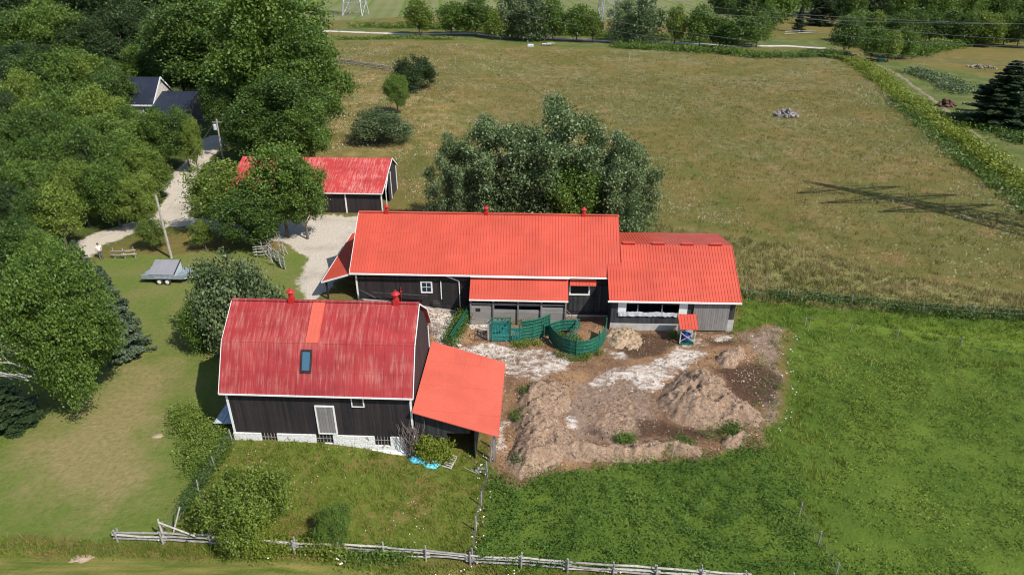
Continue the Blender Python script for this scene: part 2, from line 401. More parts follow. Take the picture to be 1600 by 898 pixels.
dark = [GP(p) for p in ([(1110, 575), (1200, 570), (1225, 600), (1210, 640), (1160, 625), (1130, 590)], [(1000, 660), (1040, 655), (1110, 672), (1085, 690), (1000, 685)],
        [(925, 675), (950, 672), (955, 684), (925, 684)], [(960, 520), (1040, 520), (1060, 545), (1000, 560), (960, 550)], [(1095, 527), (1140, 530), (1150, 540), (1115, 538)])]
pale = [GP(p) for p in ([(1160, 520), (1230, 510), (1250, 540), (1215, 570), (1240, 640), (1200, 680), (1190, 620), (1200, 570)], [(900, 600), (1010, 590), (1020, 660), (990, 690), (900, 690), (880, 640)])]
def lin(a, b, st): return list(np.arange(a, b, st))
gx = lin(-48, 60, .36); gy = lin(22, 108, .36)
def grow(v, end, f=1.09):
    st = .4
    while v[-1] < end: st *= f; v.append(v[-1] + st)
    return v
gx = grow(gx, 1800); gx = [-q for q in grow([-q for q in gx[::-1]], 1800)][::-1]; gy = grow(gy, 3500, 1.05); gy = [-q for q in grow([-q for q in gy[::-1]], 900)][::-1]
gx = np.array(sorted(gx)); gy = np.array(sorted(gy))
X, Y = np.meshgrid(gx, gy); nx, ny = len(gx), len(gy); Xf = X.ravel(); Yf = Y.ravel()
wv = vnoise(Xf, Yf, 2.2, 5) - .5; wx = Xf + 1.3 * wv; wy = Yf + 1.3 * (vnoise(Xf, Yf, 2.0, 9) - .5)
S = {k: sdf(wx, wy, P_[k]) for k in ('lawn', 'foot', 'paddock', 'weeds', 'dirt', 'strip', 'meadowedge', 'woods', 'worn', 'gold')}
S['gravel'] = np.maximum.reduce([sdline(wx, wy, gravel_line1, 1.6), sdline(wx, wy, gravel_line2, 1.3), sdf(wx, wy, P_['gravelyard'])])
S['lime'] = np.maximum.reduce([sdf(wx, wy, p) for p in lime]); S['wet'] = np.maximum.reduce([sdf(wx, wy, p) for p in dark]); S['pale'] = np.maximum.reduce([sdf(wx, wy, p) for p in pale])
farf = GP([(300, 33), (560, 32), (640, 26), (960, 33), (1040, 40), (1260, 20), (1500, 20)]); farf = [(-900, farf[0][1])] + farf + [(farf[-1][0], 2500), (-900, 2500)]
S['path'] = np.maximum.reduce([sdline(wx, wy, GP(p), .5) for p in ([(1060, 345), (1150, 352), (1240, 385), (1330, 410), (1500, 430)], [(1180, 325), (1230, 345), (1250, 400)], [(700, 120), (860, 150), (1050, 230), (1150, 330)], [(1300, 92), (1380, 160), (1480, 240), (1600, 330)], [(1290, 96), (1370, 164), (1465, 246), (1580, 335)], [(540, 150), (640, 190), (660, 260)])])
S['farfield'] = sdf(Xf, Yf, farf)
S['verge'] = sdline(wx, wy, GP([(300, 58), (560, 60), (800, 66), (1060, 78), (1180, 86), (1290, 88)]), 5.0)
S['verge'] = np.maximum(S['verge'], sdline(wx, wy, GP([(560, 44), (800, 50), (1060, 60), (1290, 68)]), 9.0))
S['verge'] = np.maximum(S['verge'], sdf(wx, wy, GP([(1330, 92), (1420, 98), (1600, 130), (1900, 180), (1900, 420), (1640, 330), (1540, 240), (1440, 160)])))
Zf = T(Xf, Yf) + .05 * (fbm(Xf, Yf, 2.5, 3) - .5)
Zf = Zf + np.where(S['dirt'] > 0, .25 * (fbm(Xf, Yf, 1.3, 8) - .5), 0)
Vg = np.stack([Xf, Yf, Zf], 1); idx = np.arange(nx * ny).reshape(ny, nx)
Fg = np.stack([idx[:-1, :-1].ravel(), idx[:-1, 1:].ravel(), idx[1:, 1:].ravel(), idx[1:, :-1].ravel()], 1)
gm, gt, gp = newmat('ground_cover'); g = N(gt)
def zone(name, soft=.35, ns=2.5, amp=1.1):
    a = g.attr(name); nz = g.noise(co, ns, 5, .65)
    return g.ramp(g.math('ADD', a.outputs['Fac'], g.math('MULTIPLY', g.math('SUBTRACT', nz, .5), amp * 2)), -soft, soft, 'S')
co = g.coords('Object'); big = g.noise(co, .045, 4, .6); mid = g.noise(co, .25, 5, .6); fine = g.noise(co, 2.6, 6, .7); vfine = g.noise(co, 9, 4, .7)
streaky = g.noise(g.coords('Object', (.5, 2.6, 1)), .8, 5, .65)
meadow = g.mix(g.ramp(g.math('ADD', g.math('MULTIPLY', big, .6), g.math('MULTIPLY', mid, .4)), .43, .57), (.096, .100, .020), (.160, .120, .034))
meadow = g.mix(g.ramp(mid, .54, .72), meadow, (.225, .135, .058)); meadow = g.mix(g.ramp(streaky, .48, .70), meadow, (.070, .090, .022))
meadow = g.mix(g.math('MULTIPLY', g.ramp(vfine, .35, .7), .5), meadow, (.24, .19, .075))
meadow = g.mix(g.math('MULTIPLY', zone('gold', 3, .35, 5), .7), meadow, g.mix(g.ramp(mid, .4, .65), (.155, .14, .04), (.34, .235, .10)))
meadow = g.mix(g.math('MULTIPLY', zone('path', .6, .8, .6), .55), meadow, (.085, .12, .025))
col = meadow
vg = g.mix(g.ramp(fine, .3, .7), (.055, .088, .020), (.125, .15, .04)); vg = g.mix(g.ramp(mid, .45, .7), vg, (.17, .16, .06)); col = g.mix(zone('woods', 2, .4, 2.5), col, g.mix(g.ramp(fine, .3, .7), (.04, .065, .015), (.10, .115, .03))); col = g.mix(zone('verge', 2, .4, 2.5), col, vg)
# far mown strips running away from the road
sp = g.node('ShaderNodeSeparateXYZ'); g.L(co, sp.inputs[0])
fx = g.math('ADD', sp.outputs[0], g.math('MULTIPLY', sp.outputs[1], .10))
st1 = g.math('LESS_THAN', g.math('FRACT', g.math('DIVIDE', fx, 17.0)), .10); st2 = g.math('GREATER_THAN', g.math('FRACT', g.math('DIVIDE', fx, 5.6)), .5)
ff = g.mix(g.ramp(big, .4, .6), (.135, .155, .050), (.175, .175, .072)); ff = g.mix(g.math('MULTIPLY', st2, .35), ff, (.20, .20, .095)); ff = g.mix(g.math('MULTIPLY', st1, .8), ff, (.10, .155, .025))
col = g.mix(zone('farfield', 1, .1, 2), col, ff)
edge = g.mix(g.ramp(fine, .3, .7), (.125, .14, .035), (.31, .26, .11)); col = g.mix(zone('meadowedge', 1.5, .5, 1.5), col, edge)
lawn = g.mix(g.ramp(fine, .3, .72), (.080, .130, .018), (.150, .20, .036)); lawn = g.mix(g.math('MULTIPLY', g.ramp(g.noise(g.coords('Object', (2.2, .25, 1)), .8, 5, .65), .48, .66), .5), lawn, (.17, .16, .05)); lawn = g.mix(g.ramp(g.math('ADD', g.math('MULTIPLY', mid, .55), g.math('MULTIPLY', big, .45)), .46, .60), lawn, g.mix(g.ramp(fine, .3, .7), (.13, .16, .036), (.22, .19, .072)))
lawn = g.mix(g.math('MULTIPLY', g.ramp(vfine, .4, .7), .35), lawn, (.20, .18, .08))
lawn = g.mix(g.math('MULTIPLY', zone('worn', 2.0, .5, 2.5), .85), lawn, g.mix(g.ramp(fine, .3, .7), (.19, .165, .06), (.34, .26, .125))); col = g.mix(zone('lawn'), col, lawn)
foot = g.mix(g.ramp(g.noise(g.coords('Object', (.3, 3.0, 1)), .8, 5, .6), .35, .65), (.085, .125, .018), (.24, .205, .060)); col = g.mix(zone('foot', .3, 1.5, .6), col, foot)
pad = g.mix(g.ramp(fine, .3, .7), (.085, .125, .018), (.15, .17, .03)); pad = g.mix(g.ramp(g.math('ADD', g.math('MULTIPLY', mid, .4), g.math('MULTIPLY', fine, .6)), .5, .62), pad, (.21, .135, .055)); col = g.mix(zone('paddock'), col, pad)
wd = g.mix(g.ramp(mid, .35, .65), (.060, .105, .014), (.115, .165, .024)); wd = g.mix(g.ramp(fine, .5, .8), wd, (.085, .14, .02)); col = g.mix(zone('weeds'), col, wd)
col = g.mix(zone('strip', .8, 1, 1), col, (.12, .175, .02))
gr = g.mix(g.ramp(vfine, .3, .7), (.43, .365, .29), (.62, .55, .455)); gr = g.mix(g.ramp(mid, .5, .75), gr, (.36, .32, .25)); col = g.mix(zone('gravel', .25, 1.6, .8), col, gr)
dt = g.mix(g.ramp(fine, .3, .7), (.12, .065, .036), (.28, .165, .095)); dt = g.mix(g.ramp(mid, .45, .65), dt, g.mix(g.ramp(vfine, .3, .7), (.23, .125, .062), (.43, .265, .145)))
dt = g.mix(zone('pale', .8, 1.2, 1.0), dt, g.mix(g.ramp(fine, .3, .7), (.17, .115, .08), (.37, .265, .195)))
dt = g.mix(g.math('MULTIPLY', zone('wet', .5, 1, 1), .8), dt, (.055, .032, .022))
lm = g.math('MULTIPLY', zone('lime', .25, 1.5, 1.1), g.ramp(g.math('ADD', g.math('MULTIPLY', g.noise(g.coords('Object', (1, 1.6, 1)), 1.4, 8, .78), .7), g.math('MULTIPLY', mid, .3)), .42, .56))
dt = g.mix(lm, dt, g.mix(g.ramp(vfine, .3, .7), (.50, .43, .36), (.80, .75, .68)))
col = g.mix(zone('dirt', .25, 1.8, .9), col, dt)
g.L(col, gp.inputs['Base Color']); gp.inputs['Roughness'].default_value = .95; gp.inputs['Specular IOR Level'].default_value = .1
g.bump(gp, g.math('ADD', fine, g.math('MULTIPLY', vfine, .6)), .9, .16)
me = npmesh('ground', Vg, Fg, gm, smooth=True)
for k, v in S.items():
    a = me.attributes.new(k, 'FLOAT', 'POINT'); a.data.foreach_set('value', np.clip(v, -12, 12).astype(np.float32))
gnd = link('ground', me); tag(gnd, kind='structure')

def ribbon(name, line, w, m, lift, rag=.25, wfn=None):
    P = [Vector((*p, 0)) for p in line]; pts = []
    for i in range(len(P) - 1):
        k = max(2, int((P[i + 1] - P[i]).length / 1.5))
        for j in range(k): pts.append(P[i].lerp(P[i + 1], j / k))
    pts.append(P[-1]); b = MB(); rr = random.Random(3)
    for i, p in enumerate(pts):
        d = (pts[min(i + 1, len(pts) - 1)] - pts[max(i - 1, 0)]).normalized(); s_ = Vector((-d.y, d.x, 0)); ww = w * (wfn(i / len(pts)) if wfn else 1)
        for sgn in (-1, -.33, .33, 1):
            q = p + s_ * sgn * (ww / 2 + (rr.uniform(-rag, rag) if abs(sgn) == 1 else 0)); b.v.append((q.x, q.y, float(T(q.x, q.y)) + lift - (.10 if abs(sgn) == 1 else 0)))
    for i in range(len(pts) - 1):
        for k in range(3): b.f.append((4 * i + k, 4 * i + k + 1, 4 * i + k + 5, 4 * i + k + 4))
    return tag(b.build(name, m), kind='structure')
rm, rt, rp = newmat('gravel_road_surface'); r_ = N(rt); rc = r_.coords()
r_.L(r_.mix(r_.ramp(r_.noise(rc, .5, 5), .3, .7), (.36, .33, .28), (.60, .57, .52)), rp.inputs['Base Color']); rp.inputs['Roughness'].default_value = .95
ribbon('gravel_road', road_line[:10], 3.2, rm, .12, .3)
ribbon('dirt_track', road_line[9:], 1.0, plain('track_dirt', (.20, .165, .09), .95, .35, .8), .10, .3)

# ------------------------------------------------------------------ heaps in the yard
def heap_mat(name, a, b_, c_):
    m, t, p = newmat(name); n = N(t); c = n.coords('Object')
    col = n.mix(n.ramp(n.noise(c, 5, 6, .75), .32, .66), a, b_); col = n.mix(n.ramp(n.noise(c, 1.0, 4, .6), .5, .7), col, c_)
    col = n.mix(n.ramp(n.noise(c, 16, 3, .7), .55, .72), col, tuple(min(1, v * 1.35) for v in b_))
    n.L(col, p.inputs['Base Color']); p.inputs['Roughness'].default_value = .95; n.bump(p, n.noise(c, 12, 4, .7), .8, .06); return m
HM = heap_mat('manure_and_straw', (.09, .058, .040), (.39, .265, .175), (.21, .13, .082))
HS = heap_mat('straw', (.20, .135, .08), (.46, .34, .22), (.22, .15, .095))
HEAPLITTER = []
def heap(name, label, px, h, w, m, rough=.35, seed=1, st=.11):
    poly = GP(px); xs = [p[0] for p in poly]; ys = [p[1] for p in poly]
    ax = np.arange(min(xs) - .6, max(xs) + .6, st); ay = np.arange(min(ys) - .6, max(ys) + .6, st); A, B = np.meshgrid(ax, ay)
    wa = A + .9 * (fbm(A, B, 1.0, seed + 3) - .5); wb = B + .9 * (fbm(A, B, 1.0, seed + 7) - .5); sd = sdf(wa, wb, poly)
    k = sstep(-.25, w, sd) ** .72; lump = np.abs(fbm(A, B, .9, seed, 5) - .5) * 2
    crk = np.abs(fbm(A, B, .55, seed + 40, 4) - .5) * 2
    Z = T(A, B) - .16 + k * (h * (.55 + .8 * fbm(A, B, 1.7, seed + 20)) + .16) - k * rough * 1.5 * lump - k * rough * 1.0 * crk + k * rough * .75 * (vnoise(A, B, .22, seed + 2) - .4) + k * min(.30, h * .6)
    ok = sd > -.3; id_ = np.arange(A.size).reshape(A.shape)
    q = ok[:-1, :-1] & ok[1:, :-1] & ok[:-1, 1:] & ok[1:, 1:]
    F = np.stack([id_[:-1, :-1][q], id_[:-1, 1:][q], id_[1:, 1:][q], id_[1:, :-1][q]], 1); V = np.stack([A.ravel(), B.ravel(), Z.ravel()], 1)
    sel = np.nonzero(q.ravel())[0]; r2 = np.random.default_rng(seed + 5); nL = int(len(F) * .55); fi = r2.integers(0, len(F), nL); cc = V[F[fi, 0]] + r2.uniform(0, st, (nL, 3)) * np.array([1, 1, .5]); nn = r2.normal(size=(nL, 3)) * .7; nn[:, 2] += .7
    Vl, Fl = leaves(cc, nn, r2.uniform(.05, .20, nL), r2, .4); HEAPLITTER.append((Vl, np.clip(fbm(cc[:, 0], cc[:, 1], 1.0, seed + 60) * .9 + .05 + r2.normal(size=nL) * .27 - .05, 0, 1)))
    used = np.unique(F); mp = np.zeros(len(V), int); mp[used] = np.arange(len(used)); V = V[used]; F = mp[F]
    o = link(name, npmesh(name, V, F, m)); return tag(o, label, 'manure heap')
heap('manure_heap', 'long curved manure berm bending round the left and front of the yard', [(812, 612), (800, 650), (800, 690), (789, 722), (815, 752), (850, 738), (882, 720), (940, 722), (1000, 724), (1040, 712), (1092, 716), (1100, 697), (1050, 686), (990, 690), (940, 700), (905, 688), (880, 662), (868, 648), (886, 640), (893, 625), (890, 604), (870, 596), (835, 602)], .70, 1.5, HM, .30, 1)
heap('manure_heap', 'tall rounded manure heap with ridges at the right of the yard', [(1028, 625), (1040, 600), (1065, 582), (1100, 576), (1130, 590), (1146, 618), (1182, 635), (1197, 655), (1180, 672), (1150, 668), (1115, 672), (1080, 668), (1045, 655)], .95, 2.2, HM, .36, 11)
heap('manure_heap', 'small pale manure heap below the grey board sliding door', [(1117, 565), (1130, 547), (1160, 541), (1168, 560), (1148, 575), (1125, 575)], .55, 1.0, HM, .3, 21)
heap('manure_heap', 'low spread manure mound in the middle of the berm', [(905, 645), (930, 615), (985, 606), (1012, 625), (1016, 655), (992, 682), (940, 687), (905, 668)], .10, 1.8, HM, .20, 31)
heap('straw_heap', 'golden straw heap against the wall right of the round pen', [(948, 512), (985, 510), (1008, 525), (1000, 545), (962, 548), (946, 536)], .40, 1.2, HS, .36, 41)
heap('manure_heap', 'weedy end of manure heap at the edge of the green field', [(1130, 690), (1150, 672), (1175, 680), (1160, 700), (1135, 705)], .45, .8, HM, .3, 51)
bpy.data.objects['manure_heap'].name = 'manure_heap'

# ------------------------------------------------------------------ buildings
def ventilator(b, x, y, z, s=1.0, parent=None):
    m = MB(); m.box(x - .28 * s, x + .28 * s, y - .28 * s, y + .28 * s, z - .35, z + .28 * s)
    m.lathe([(.24 * s, 0), (.24 * s, .55 * s), (.30 * s, .58 * s), (.30 * s, .62 * s), (.22 * s, .64 * s)], 14, (x, y, z + .28 * s))
    v = m.build('ventilator', M['ventred'], parent)
    MB().lathe([(.46 * s, 0), (.44 * s, .05 * s), (.25 * s, .20 * s), (.08 * s, .30 * s), (.05 * s, .42 * s), (.02 * s, .5 * s)], 16, (x, y, z + .90 * s)).build('vent_cap', M['ventred'], v)
    return v
def window(F, px, parent, yl=0.0, bars=(1, 1), name='window', w=.1, pane='glass'):
    a = F.front(px[0], px[1], yl); c = F.front(px[2], px[3], yl); x0, x1, z0, z1 = a.x, c.x, c.z, a.z
    p = MB().box(x0, x1, yl - .03, yl + .02, z0, z1).build(name, M[pane], parent)
    f = rect_frame(x0, x1, z0, z1, yl + .0, w, .07)
    for i in range(bars[0]): q = x0 + (x1 - x0) * (i + 1) / (bars[0] + 1); f.box(q - .02, q + .02, yl - .05, yl - .031, z0 + .001, z1 - .001)
    for i in range(bars[1]): q = z0 + (z1 - z0) * (i + 1) / (bars[1] + 1); f.box(x0 + .001, x1 - .001, yl - .056, yl - .032, q - .02, q + .02)
    f.build('frame', M['white'], p); return p

# gambrel barn
FG = Frame(-19.0, 36.95, -2.5); LG, WG = 12.35, 8.0
gb = thing('gambrel_barn', 'black board barn with faded red gambrel roof, skylight and whitewashed stone base', 'barn', FG.o, FG.rz)
MB().prism_x([(0, .62), (7.78, .62), (7.78, 4.9), (6.42, 6.88), (4, 8.58), (1.58, 6.88), (0, 4.42)], 0, LG).build('wall', M['black'], gb)
bw = MB(); gx0 = [FG.front(p, 682, 0).x for p in (409, 434, 494, 521, 585, 610)]
e = 0
for i in range(0, 6, 2):
    bw.box(e, gx0[i], -.10, .3, -2.0, .615); bw.box(gx0[i], gx0[i + 1], -.10, .3, -2.0, -.02 - .04 * i); e = gx0[i + 1]
bw.box(e, LG, -.10, .3, -2.0, .615); bw.box(0, LG, 7.7, 8.08, -2.0, .615); bw.box(-.08, .0, -.10, 8.08, -2, .615); bw.box(LG, LG + .08, -.10, 8.08, -2, .615)
# battered footing
bw.hexa([(0, -.42, -2), (LG + .1, -.55, -2), (LG + .1, -.102, -2), (0, -.102, -2), (0, -.24, -.12), (LG + .1, -.28, -.75), (LG + .1, -.102, -.6), (0, -.102, 0)])
bw.build('stone_foundation', M['stone'], gb)
for i in range(0, 6, 2):
    w_ = MB().box(gx0[i], gx0[i + 1], .05, .1, -.02 - .04 * i, .615).build('basement_window', M['dark'], gb)
    f = MB(); n_ = 5
    for k in range(n_ + 1): q = gx0[i] + (gx0[i + 1] - gx0[i]) * (k + .0) / n_; f.box(q - .015 if k else q + .002, q + .018, .0, .045, -.02 - .04 * i, .61)
    f.box(gx0[i] + .002, gx0[i + 1] - .002, -.03, -.001, .27, .31); f.build('frame', M['wood'], w_)
ro = M['oldroof']; xa, xb = -.28, LG + .22
roof('roof_lower_slope', (xa, -.32, 4.08), (xb, -.32, 4.08), (xb, 1.52, 7.0), (xa, 1.52, 7.0), ro, gb, .62, .03, .05, .03)
up = roof('roof_upper_slope', (xa, 1.48, 6.985), (xb, 1.48, 6.985), (xb, 4.0, 8.74), (xa, 4.0, 8.74), ro, gb, .62, .03, .05, .03)
roof('roof_rear_upper_slope', (xa, 6.52, 6.985), (xb, 6.52, 6.985), (xb, 4.02, 8.74), (xa, 4.02, 8.74), ro, gb, .62, .03)
roof('roof_rear_lower_slope', (xa, 7.95, 4.95), (xb, 7.95, 4.95), (xb, 6.48, 7.0), (xa, 6.48, 7.0), ro, gb, .62, .03)
def on_slope(F, u, v, y0, z0, y1, z1):
    n = F.M @ Vector((0, -(z1 - z0), (y1 - y0))).normalized(); p0 = F.w(0, y0, z0); d = Vector(ray(u, v)); c0 = Vector((0, 0, CAMH))
    t = (p0 - c0).dot(n) / d.dot(n); return F.M.transposed() @ (c0 + d * t - F.o)
a1 = on_slope(FG, 478, 531, 1.48, 6.985, 4, 8.74); a2 = on_slope(FG, 497, 532, 1.48, 6.985, 4, 8.74)
pz = .045
roof('orange_roof_patch', (a1.x, 1.5, 6.99 + pz), (a1.x + .85, 1.5, 6.99 + pz), (a1.x + .85, 3.98, 8.74 + pz), (a1.x, 3.98, 8.74 + pz), M['newroof2'], gb, .28, .02, .04)
s1 = on_slope(FG, 472.5, 548, -.32, 4.08, 1.52, 7.0); s2 = on_slope(FG, 485.5, 580, -.32, 4.08, 1.52, 7.0)
sn = Vector((0, -2.92, 1.84)).normalized()
def slope_quad(x0, x1, z0, z1, lift):
    f = lambda z: -.32 + (z - 4.08) / 2.92 * 1.84
    return [Vector((x0, f(z0), z0)) + sn * lift, Vector((x1, f(z0), z0)) + sn * lift, Vector((x1, f(z1), z1)) + sn * lift, Vector((x0, f(z1), z1)) + sn * lift]
sk = MB().slab(slope_quad(s1.x + .05, s2.x - .05, s2.z + .05, s1.z - .05, .10), sn, .06).build('skylight', M['skyl'], gb)
fr = MB()
for a in ((s1.x - .04, s1.x + .05, s2.z, s1.z), (s2.x - .05, s2.x + .04, s2.z, s1.z), (s1.x - .04, s2.x + .04, s2.z - .08, s2.z), (s1.x - .04, s2.x + .04, s1.z, s1.z + .08)): fr.slab(slope_quad(*a, .13), sn, .12)
fr.build('frame', M['black'], sk)
tr = MB(); tr.beam((xa, -.35, 4.04), (xb, -.35, 4.04), .07, .09)
sec = [(-.33, 4.04), (1.5, 6.95), (4.0, 8.70), (6.5, 6.95), (7.96, 4.91)]
for xx in (xa - .02, xb + .02):
    for i in range(4): tr.beam((xx, sec[i][0], sec[i][1]), (xx, sec[i + 1][0], sec[i + 1][1]), .04, .10)
tr.box(-.05, .09, -.045, -.001, .62, 4.3); tr.box(LG - .09, LG + .05, -.045, -.001, .62, 4.3); tr.box(LG, LG + .045, 7.66, 7.78, .62, 4.8)
tr.build('white_trim', M['white'], gb)
rc = MB(); rc.beam((xa, 4.01, 8.78), (xb, 4.01, 8.78), .26, .05); rc.build('ridge_cap', M['oldroof'], gb)
a = FG.front(493.7, 634.4, 0); c = FG.front(526, 675.5, 0)
hd = MB().box(a.x, c.x, -.07, -.001, c.z, a.z).build('hay_door', M['grey'], gb); rect_frame(a.x, c.x, c.z, a.z, -.0, .09, .10).build('frame', M['white'], hd)
a = FG.front(549, 616, 0); c = FG.front(568, 634, 0); ht = MB().box(a.x, c.x, -.05, -.001, c.z, 4.3).build('hatch', M['black'], gb)
rect_frame(a.x, c.x, c.z, 4.28, 0, .07, .08).build('frame', M['white'], ht)
for u in (455, 619): x = on_slope(FG, u, 474, 1.48, 6.985, 4, 8.74).x; ventilator(gb, x, 4.0, 8.85, .66, gb)

# gambrel lean-to
ln = thing('lean_to_shed', 'open lean-to shed with orange red metal roof joined to the gambrel barn gable', 'shed', FG.o, FG.rz)
tx = LG + .12; lx = 18.15
def ltz(x): return 3.05 + (1.2 - 3.05) * (x - tx) / (lx - tx)
roof('roof', (lx, -.45, 1.2), (lx, 8.35, 1.2), (tx, 8.35, 3.05), (tx, -.45, 3.05), M['newroof2'], ln, .28, .03)
b = MB(); b.slab([(LG + .14, .06, 1.0), (16.2, .06, 1.0), (16.2, .06, ltz(16.2) - .08), (LG + .14, .06, 2.9)], (0, -1, 0), .05)
b.slab([(16.2, .06, 1.32), (17.7, .06, 1.2), (17.7, .06, ltz(17.7) - .08), (16.2, .06, ltz(16.2) - .08)], (0, -1, 0), .05)
b.build('front_boards', M['blackworn_wingshade'], ln); b = MB(); b.slab([(LG + .14, 8.0, -1.4), (17.8, 8.0, -1.4), (17.8, 8.0, ltz(17.8) - .08), (LG + .14, 8.0, 2.9)], (0, -1, 0), .05)
b.build('rear_wall', M['blackworn_wingshade'], ln); b = MB(); b.slab([(LG + .16, .06, -1.2), (14.6, .06, -1.2), (14.6, .06, .99), (LG + .16, .06, .99)], (0, -1, 0), .05)
b.build('lower_boards', M['blackworn_wingshade'], ln); b = MB(); b.slab([(16.5, .2, -1.4), (16.5, 4.2, -1.4), (16.5, 4.2, ltz(16.5) - .1), (16.5, .2, ltz(16.5) - .1)], (1, 0, 0), .05)
b.build('partition', M['blackworn_wingshade'], ln)
for yy in (0, 2.6, 5.2, 7.9): MB().box(17.75, 17.9, yy - .07, yy + .07, -1.5, ltz(17.83) - .09).build('post', M['grey'], ln)
b = MB(); b.beam((17.83, -.35, ltz(17.83) - .16), (17.83, 8.3, ltz(17.83) - .16), .09, .14); b.build('beam', M['grey'], ln)

# long barn
FL = Frame(-14.6, 57.0, -2.3); LL, WL = 24.55, 9.8
lb = thing('long_barn', 'long black board barn with bright red metal gable roof and three ridge ventilators', 'barn', FL.o, FL.rz)
MB().prism_x([(0, -2.2), (WL, -2.2), (WL, 3.2), (4.9, 6.82), (0, 3.2)], 0, LL).build('wall', M['black'], lb)
b = MB()
for i in range(13):
    xs_ = [LL * (i + q_) / 13 for q_ in (0, 1)]; zs_ = [FL.ground(q_, 0) + .16 for q_ in xs_]
    b.hexa([(xs_[0], -.06, -2.3), (xs_[1], -.06, -2.3), (xs_[1], -.002, -2.3), (xs_[0], -.002, -2.3), (xs_[0], -.06, zs_[0]), (xs_[1], -.06, zs_[1]), (xs_[1], -.002, zs_[1]), (xs_[0], -.002, zs_[0])])
b.build('concrete_foundation', M['concrete'], lb)
nr = M['newroof']
roof('roof', (-.4, -.42, 3.08), (LL + .05, -.42, 3.08), (LL + .05, 4.9, 7.0), (-.4, 4.9, 7.0), nr, lb, .27, .035)
roof('rear_roof', (-.4, 10.22, 3.08), (LL + .05, 10.22, 3.08), (LL + .05, 4.92, 7.0), (-.4, 4.92, 7.0), nr, lb, .27, .035)
MB().beam((-.42, 4.91, 7.04), (LL + .05, 4.91, 7.04), .3, .05).build('ridge_cap', nr, lb)
for u in (604, 760, 912):
    x = on_slope(FL, u, 334, -.42, 3.08, 4.9, 7.0).x; ventilator(lb, x, 4.9, 7.02, .62, lb)
b = MB(); b.beam((-.4, -.50, 3.0), (LL - .8, -.50, 3.0), .13, .12); b.build('eavestrough', M['eave'], lb)
b = MB()
for xx in (-.42, LL + .07):
    if xx < 0: b.beam((xx, -.42, 3.03), (xx, 4.9, 6.95), .04, .15)
    b.beam((xx, 10.22, 3.03), (xx, 4.92, 6.95), .04, .15)
b.build('white_trim', M['white'], lb); MB().box(-.03, .12, -.05, -.001, .18, 3.1).build('corner_board', M['white'], lb)
window(FL, (659, 441, 674, 455.5), lb, 0, (1, 1), 'window', .13)
p = FL.front(697, 426, -.5); q = FL.front(717, 439, -.08)
b = MB(); b.tube([(p.x, -.5, 2.95), (q.x, -.10, q.z)], .055, 8); b.tube([(q.x, -.10, q.z), (q.x + .05, -.10, -.9)], .045, 8); b.build('downspout', M['eave'], lb)
def front_box(F, px, parent, name, m, y0=-.04, y1=-.001):
    a = F.front(px[0], px[1], 0); c = F.front(px[2], px[3], 0); return MB().box(a.x, c.x, y0, y1, c.z, a.z).build(name, M[m], parent)
dr = front_box(FL, (690, 433, 706, 474), lb, 'door', 'dark'); MB().box(FL.front(688, 440, 0).x, FL.front(689.5, 440, 0).x, -.09, -.045, .3, 2.2).build('door_post', M['white'], dr)
window(FL, (892, 446, 919, 459), lb, 0, (0, 0), 'opening', .14, 'dark')
front_box(FL, (889, 463, 932, 486), lb, 'worn_board_wall', 'blackworn_wingshade', -.05)
front_box(FL, (933, 446, 952, 486), lb, 'barn_door', 'blackworn_wingshade', -.08)
roof('small_roof', (FL.front(890, 440, 0).x, -.62, 2.25), (FL.front(931, 440, 0).x, -.62, 2.25), (FL.front(932, 440, 0).x, -.02, 2.68), (FL.front(890, 440, 0).x, -.02, 2.68), nr, lb, .27, .03)
# west porch
pr = thing('porch_roof', 'open porch with sloping red metal roof on the west gable of the long barn', 'porch', FL.o, FL.rz)
roof('roof', (-3.15, 11.0, 2.05), (-3.15, -.35, 2.05), (-.05, -.35, 3.05), (-.05, 11.0, 3.05), nr, pr, .30, .03)
b = MB(); b.beam((-3.18, 11.0, 2.0), (-3.18, -.38, 2.0), .06, .15); b.beam((-3.18, -.40, 1.99), (-.05, -.40, 3.0), .06, .14); b.build('white_trim', M['white'], pr)
for yy in (0, 5.3, 10.6): MB().box(-2.95, -2.8, yy, yy + .15, -.2, 2.0).build('post', M['black'], pr)
# front feed shed
fs = thing('feed_shed', 'grey plank shed with red metal roof on the front of the long barn', 'shed', FL.o, FL.rz)
xa_ = FL.front(733, 467, -2.15).x; xb_ = FL.front(888, 470, -2.15).x
roof('roof', (xa_, -2.2, 1.5), (xb_, -2.2, 1.5), (xb_, -.3, 2.86), (xa_, -.3, 2.86), M['newroof'], fs, .27, .03)
b = MB(); b.beam((xa_, -2.24, 1.44), (xb_, -2.24, 1.44), .06, .13); b.build('fascia', M['eave'], fs); b = MB(); b.beam((xa_, -.66, 3.02), (xb_ + .1, -.66, 3.02), .16, .10); b.build('white_trim', M['eave'], fs)
b = MB(); wz = 1.25
gx_ = lambda f: xa_ + .1 + (xb_ - xa_ - .3) * f
b.box(gx_(0), gx_(1), -1.85, -1.80, -1.7, -.05 + .0); b.box(gx_(0), gx_(.24), -1.86, -1.805, -.04, .62); b.box(gx_(0), gx_(1), -1.87, -1.80, .74, .93); b.box(gx_(0), gx_(1), -1.86, -1.80, .2, .45) if False else None
b.box(gx_(.24), gx_(1), -1.86, -1.805, -.04, .30); b.box(gx_(.75), gx_(1), -1.86, -1.805, .31, .58)
b.box(xa_ + .1, xa_ + .15, -1.79, -.03, -1.7, 1.4); b.box(xb_ - .25, xb_ - .2, -1.79, -.03, -1.7, 1.4)
b.build('plank_wall', M['greyh'], fs)
MB().box(gx_(.05), gx_(.10), -1.875, -1.862, .05, .38).build('opening', M['dark'], fs)
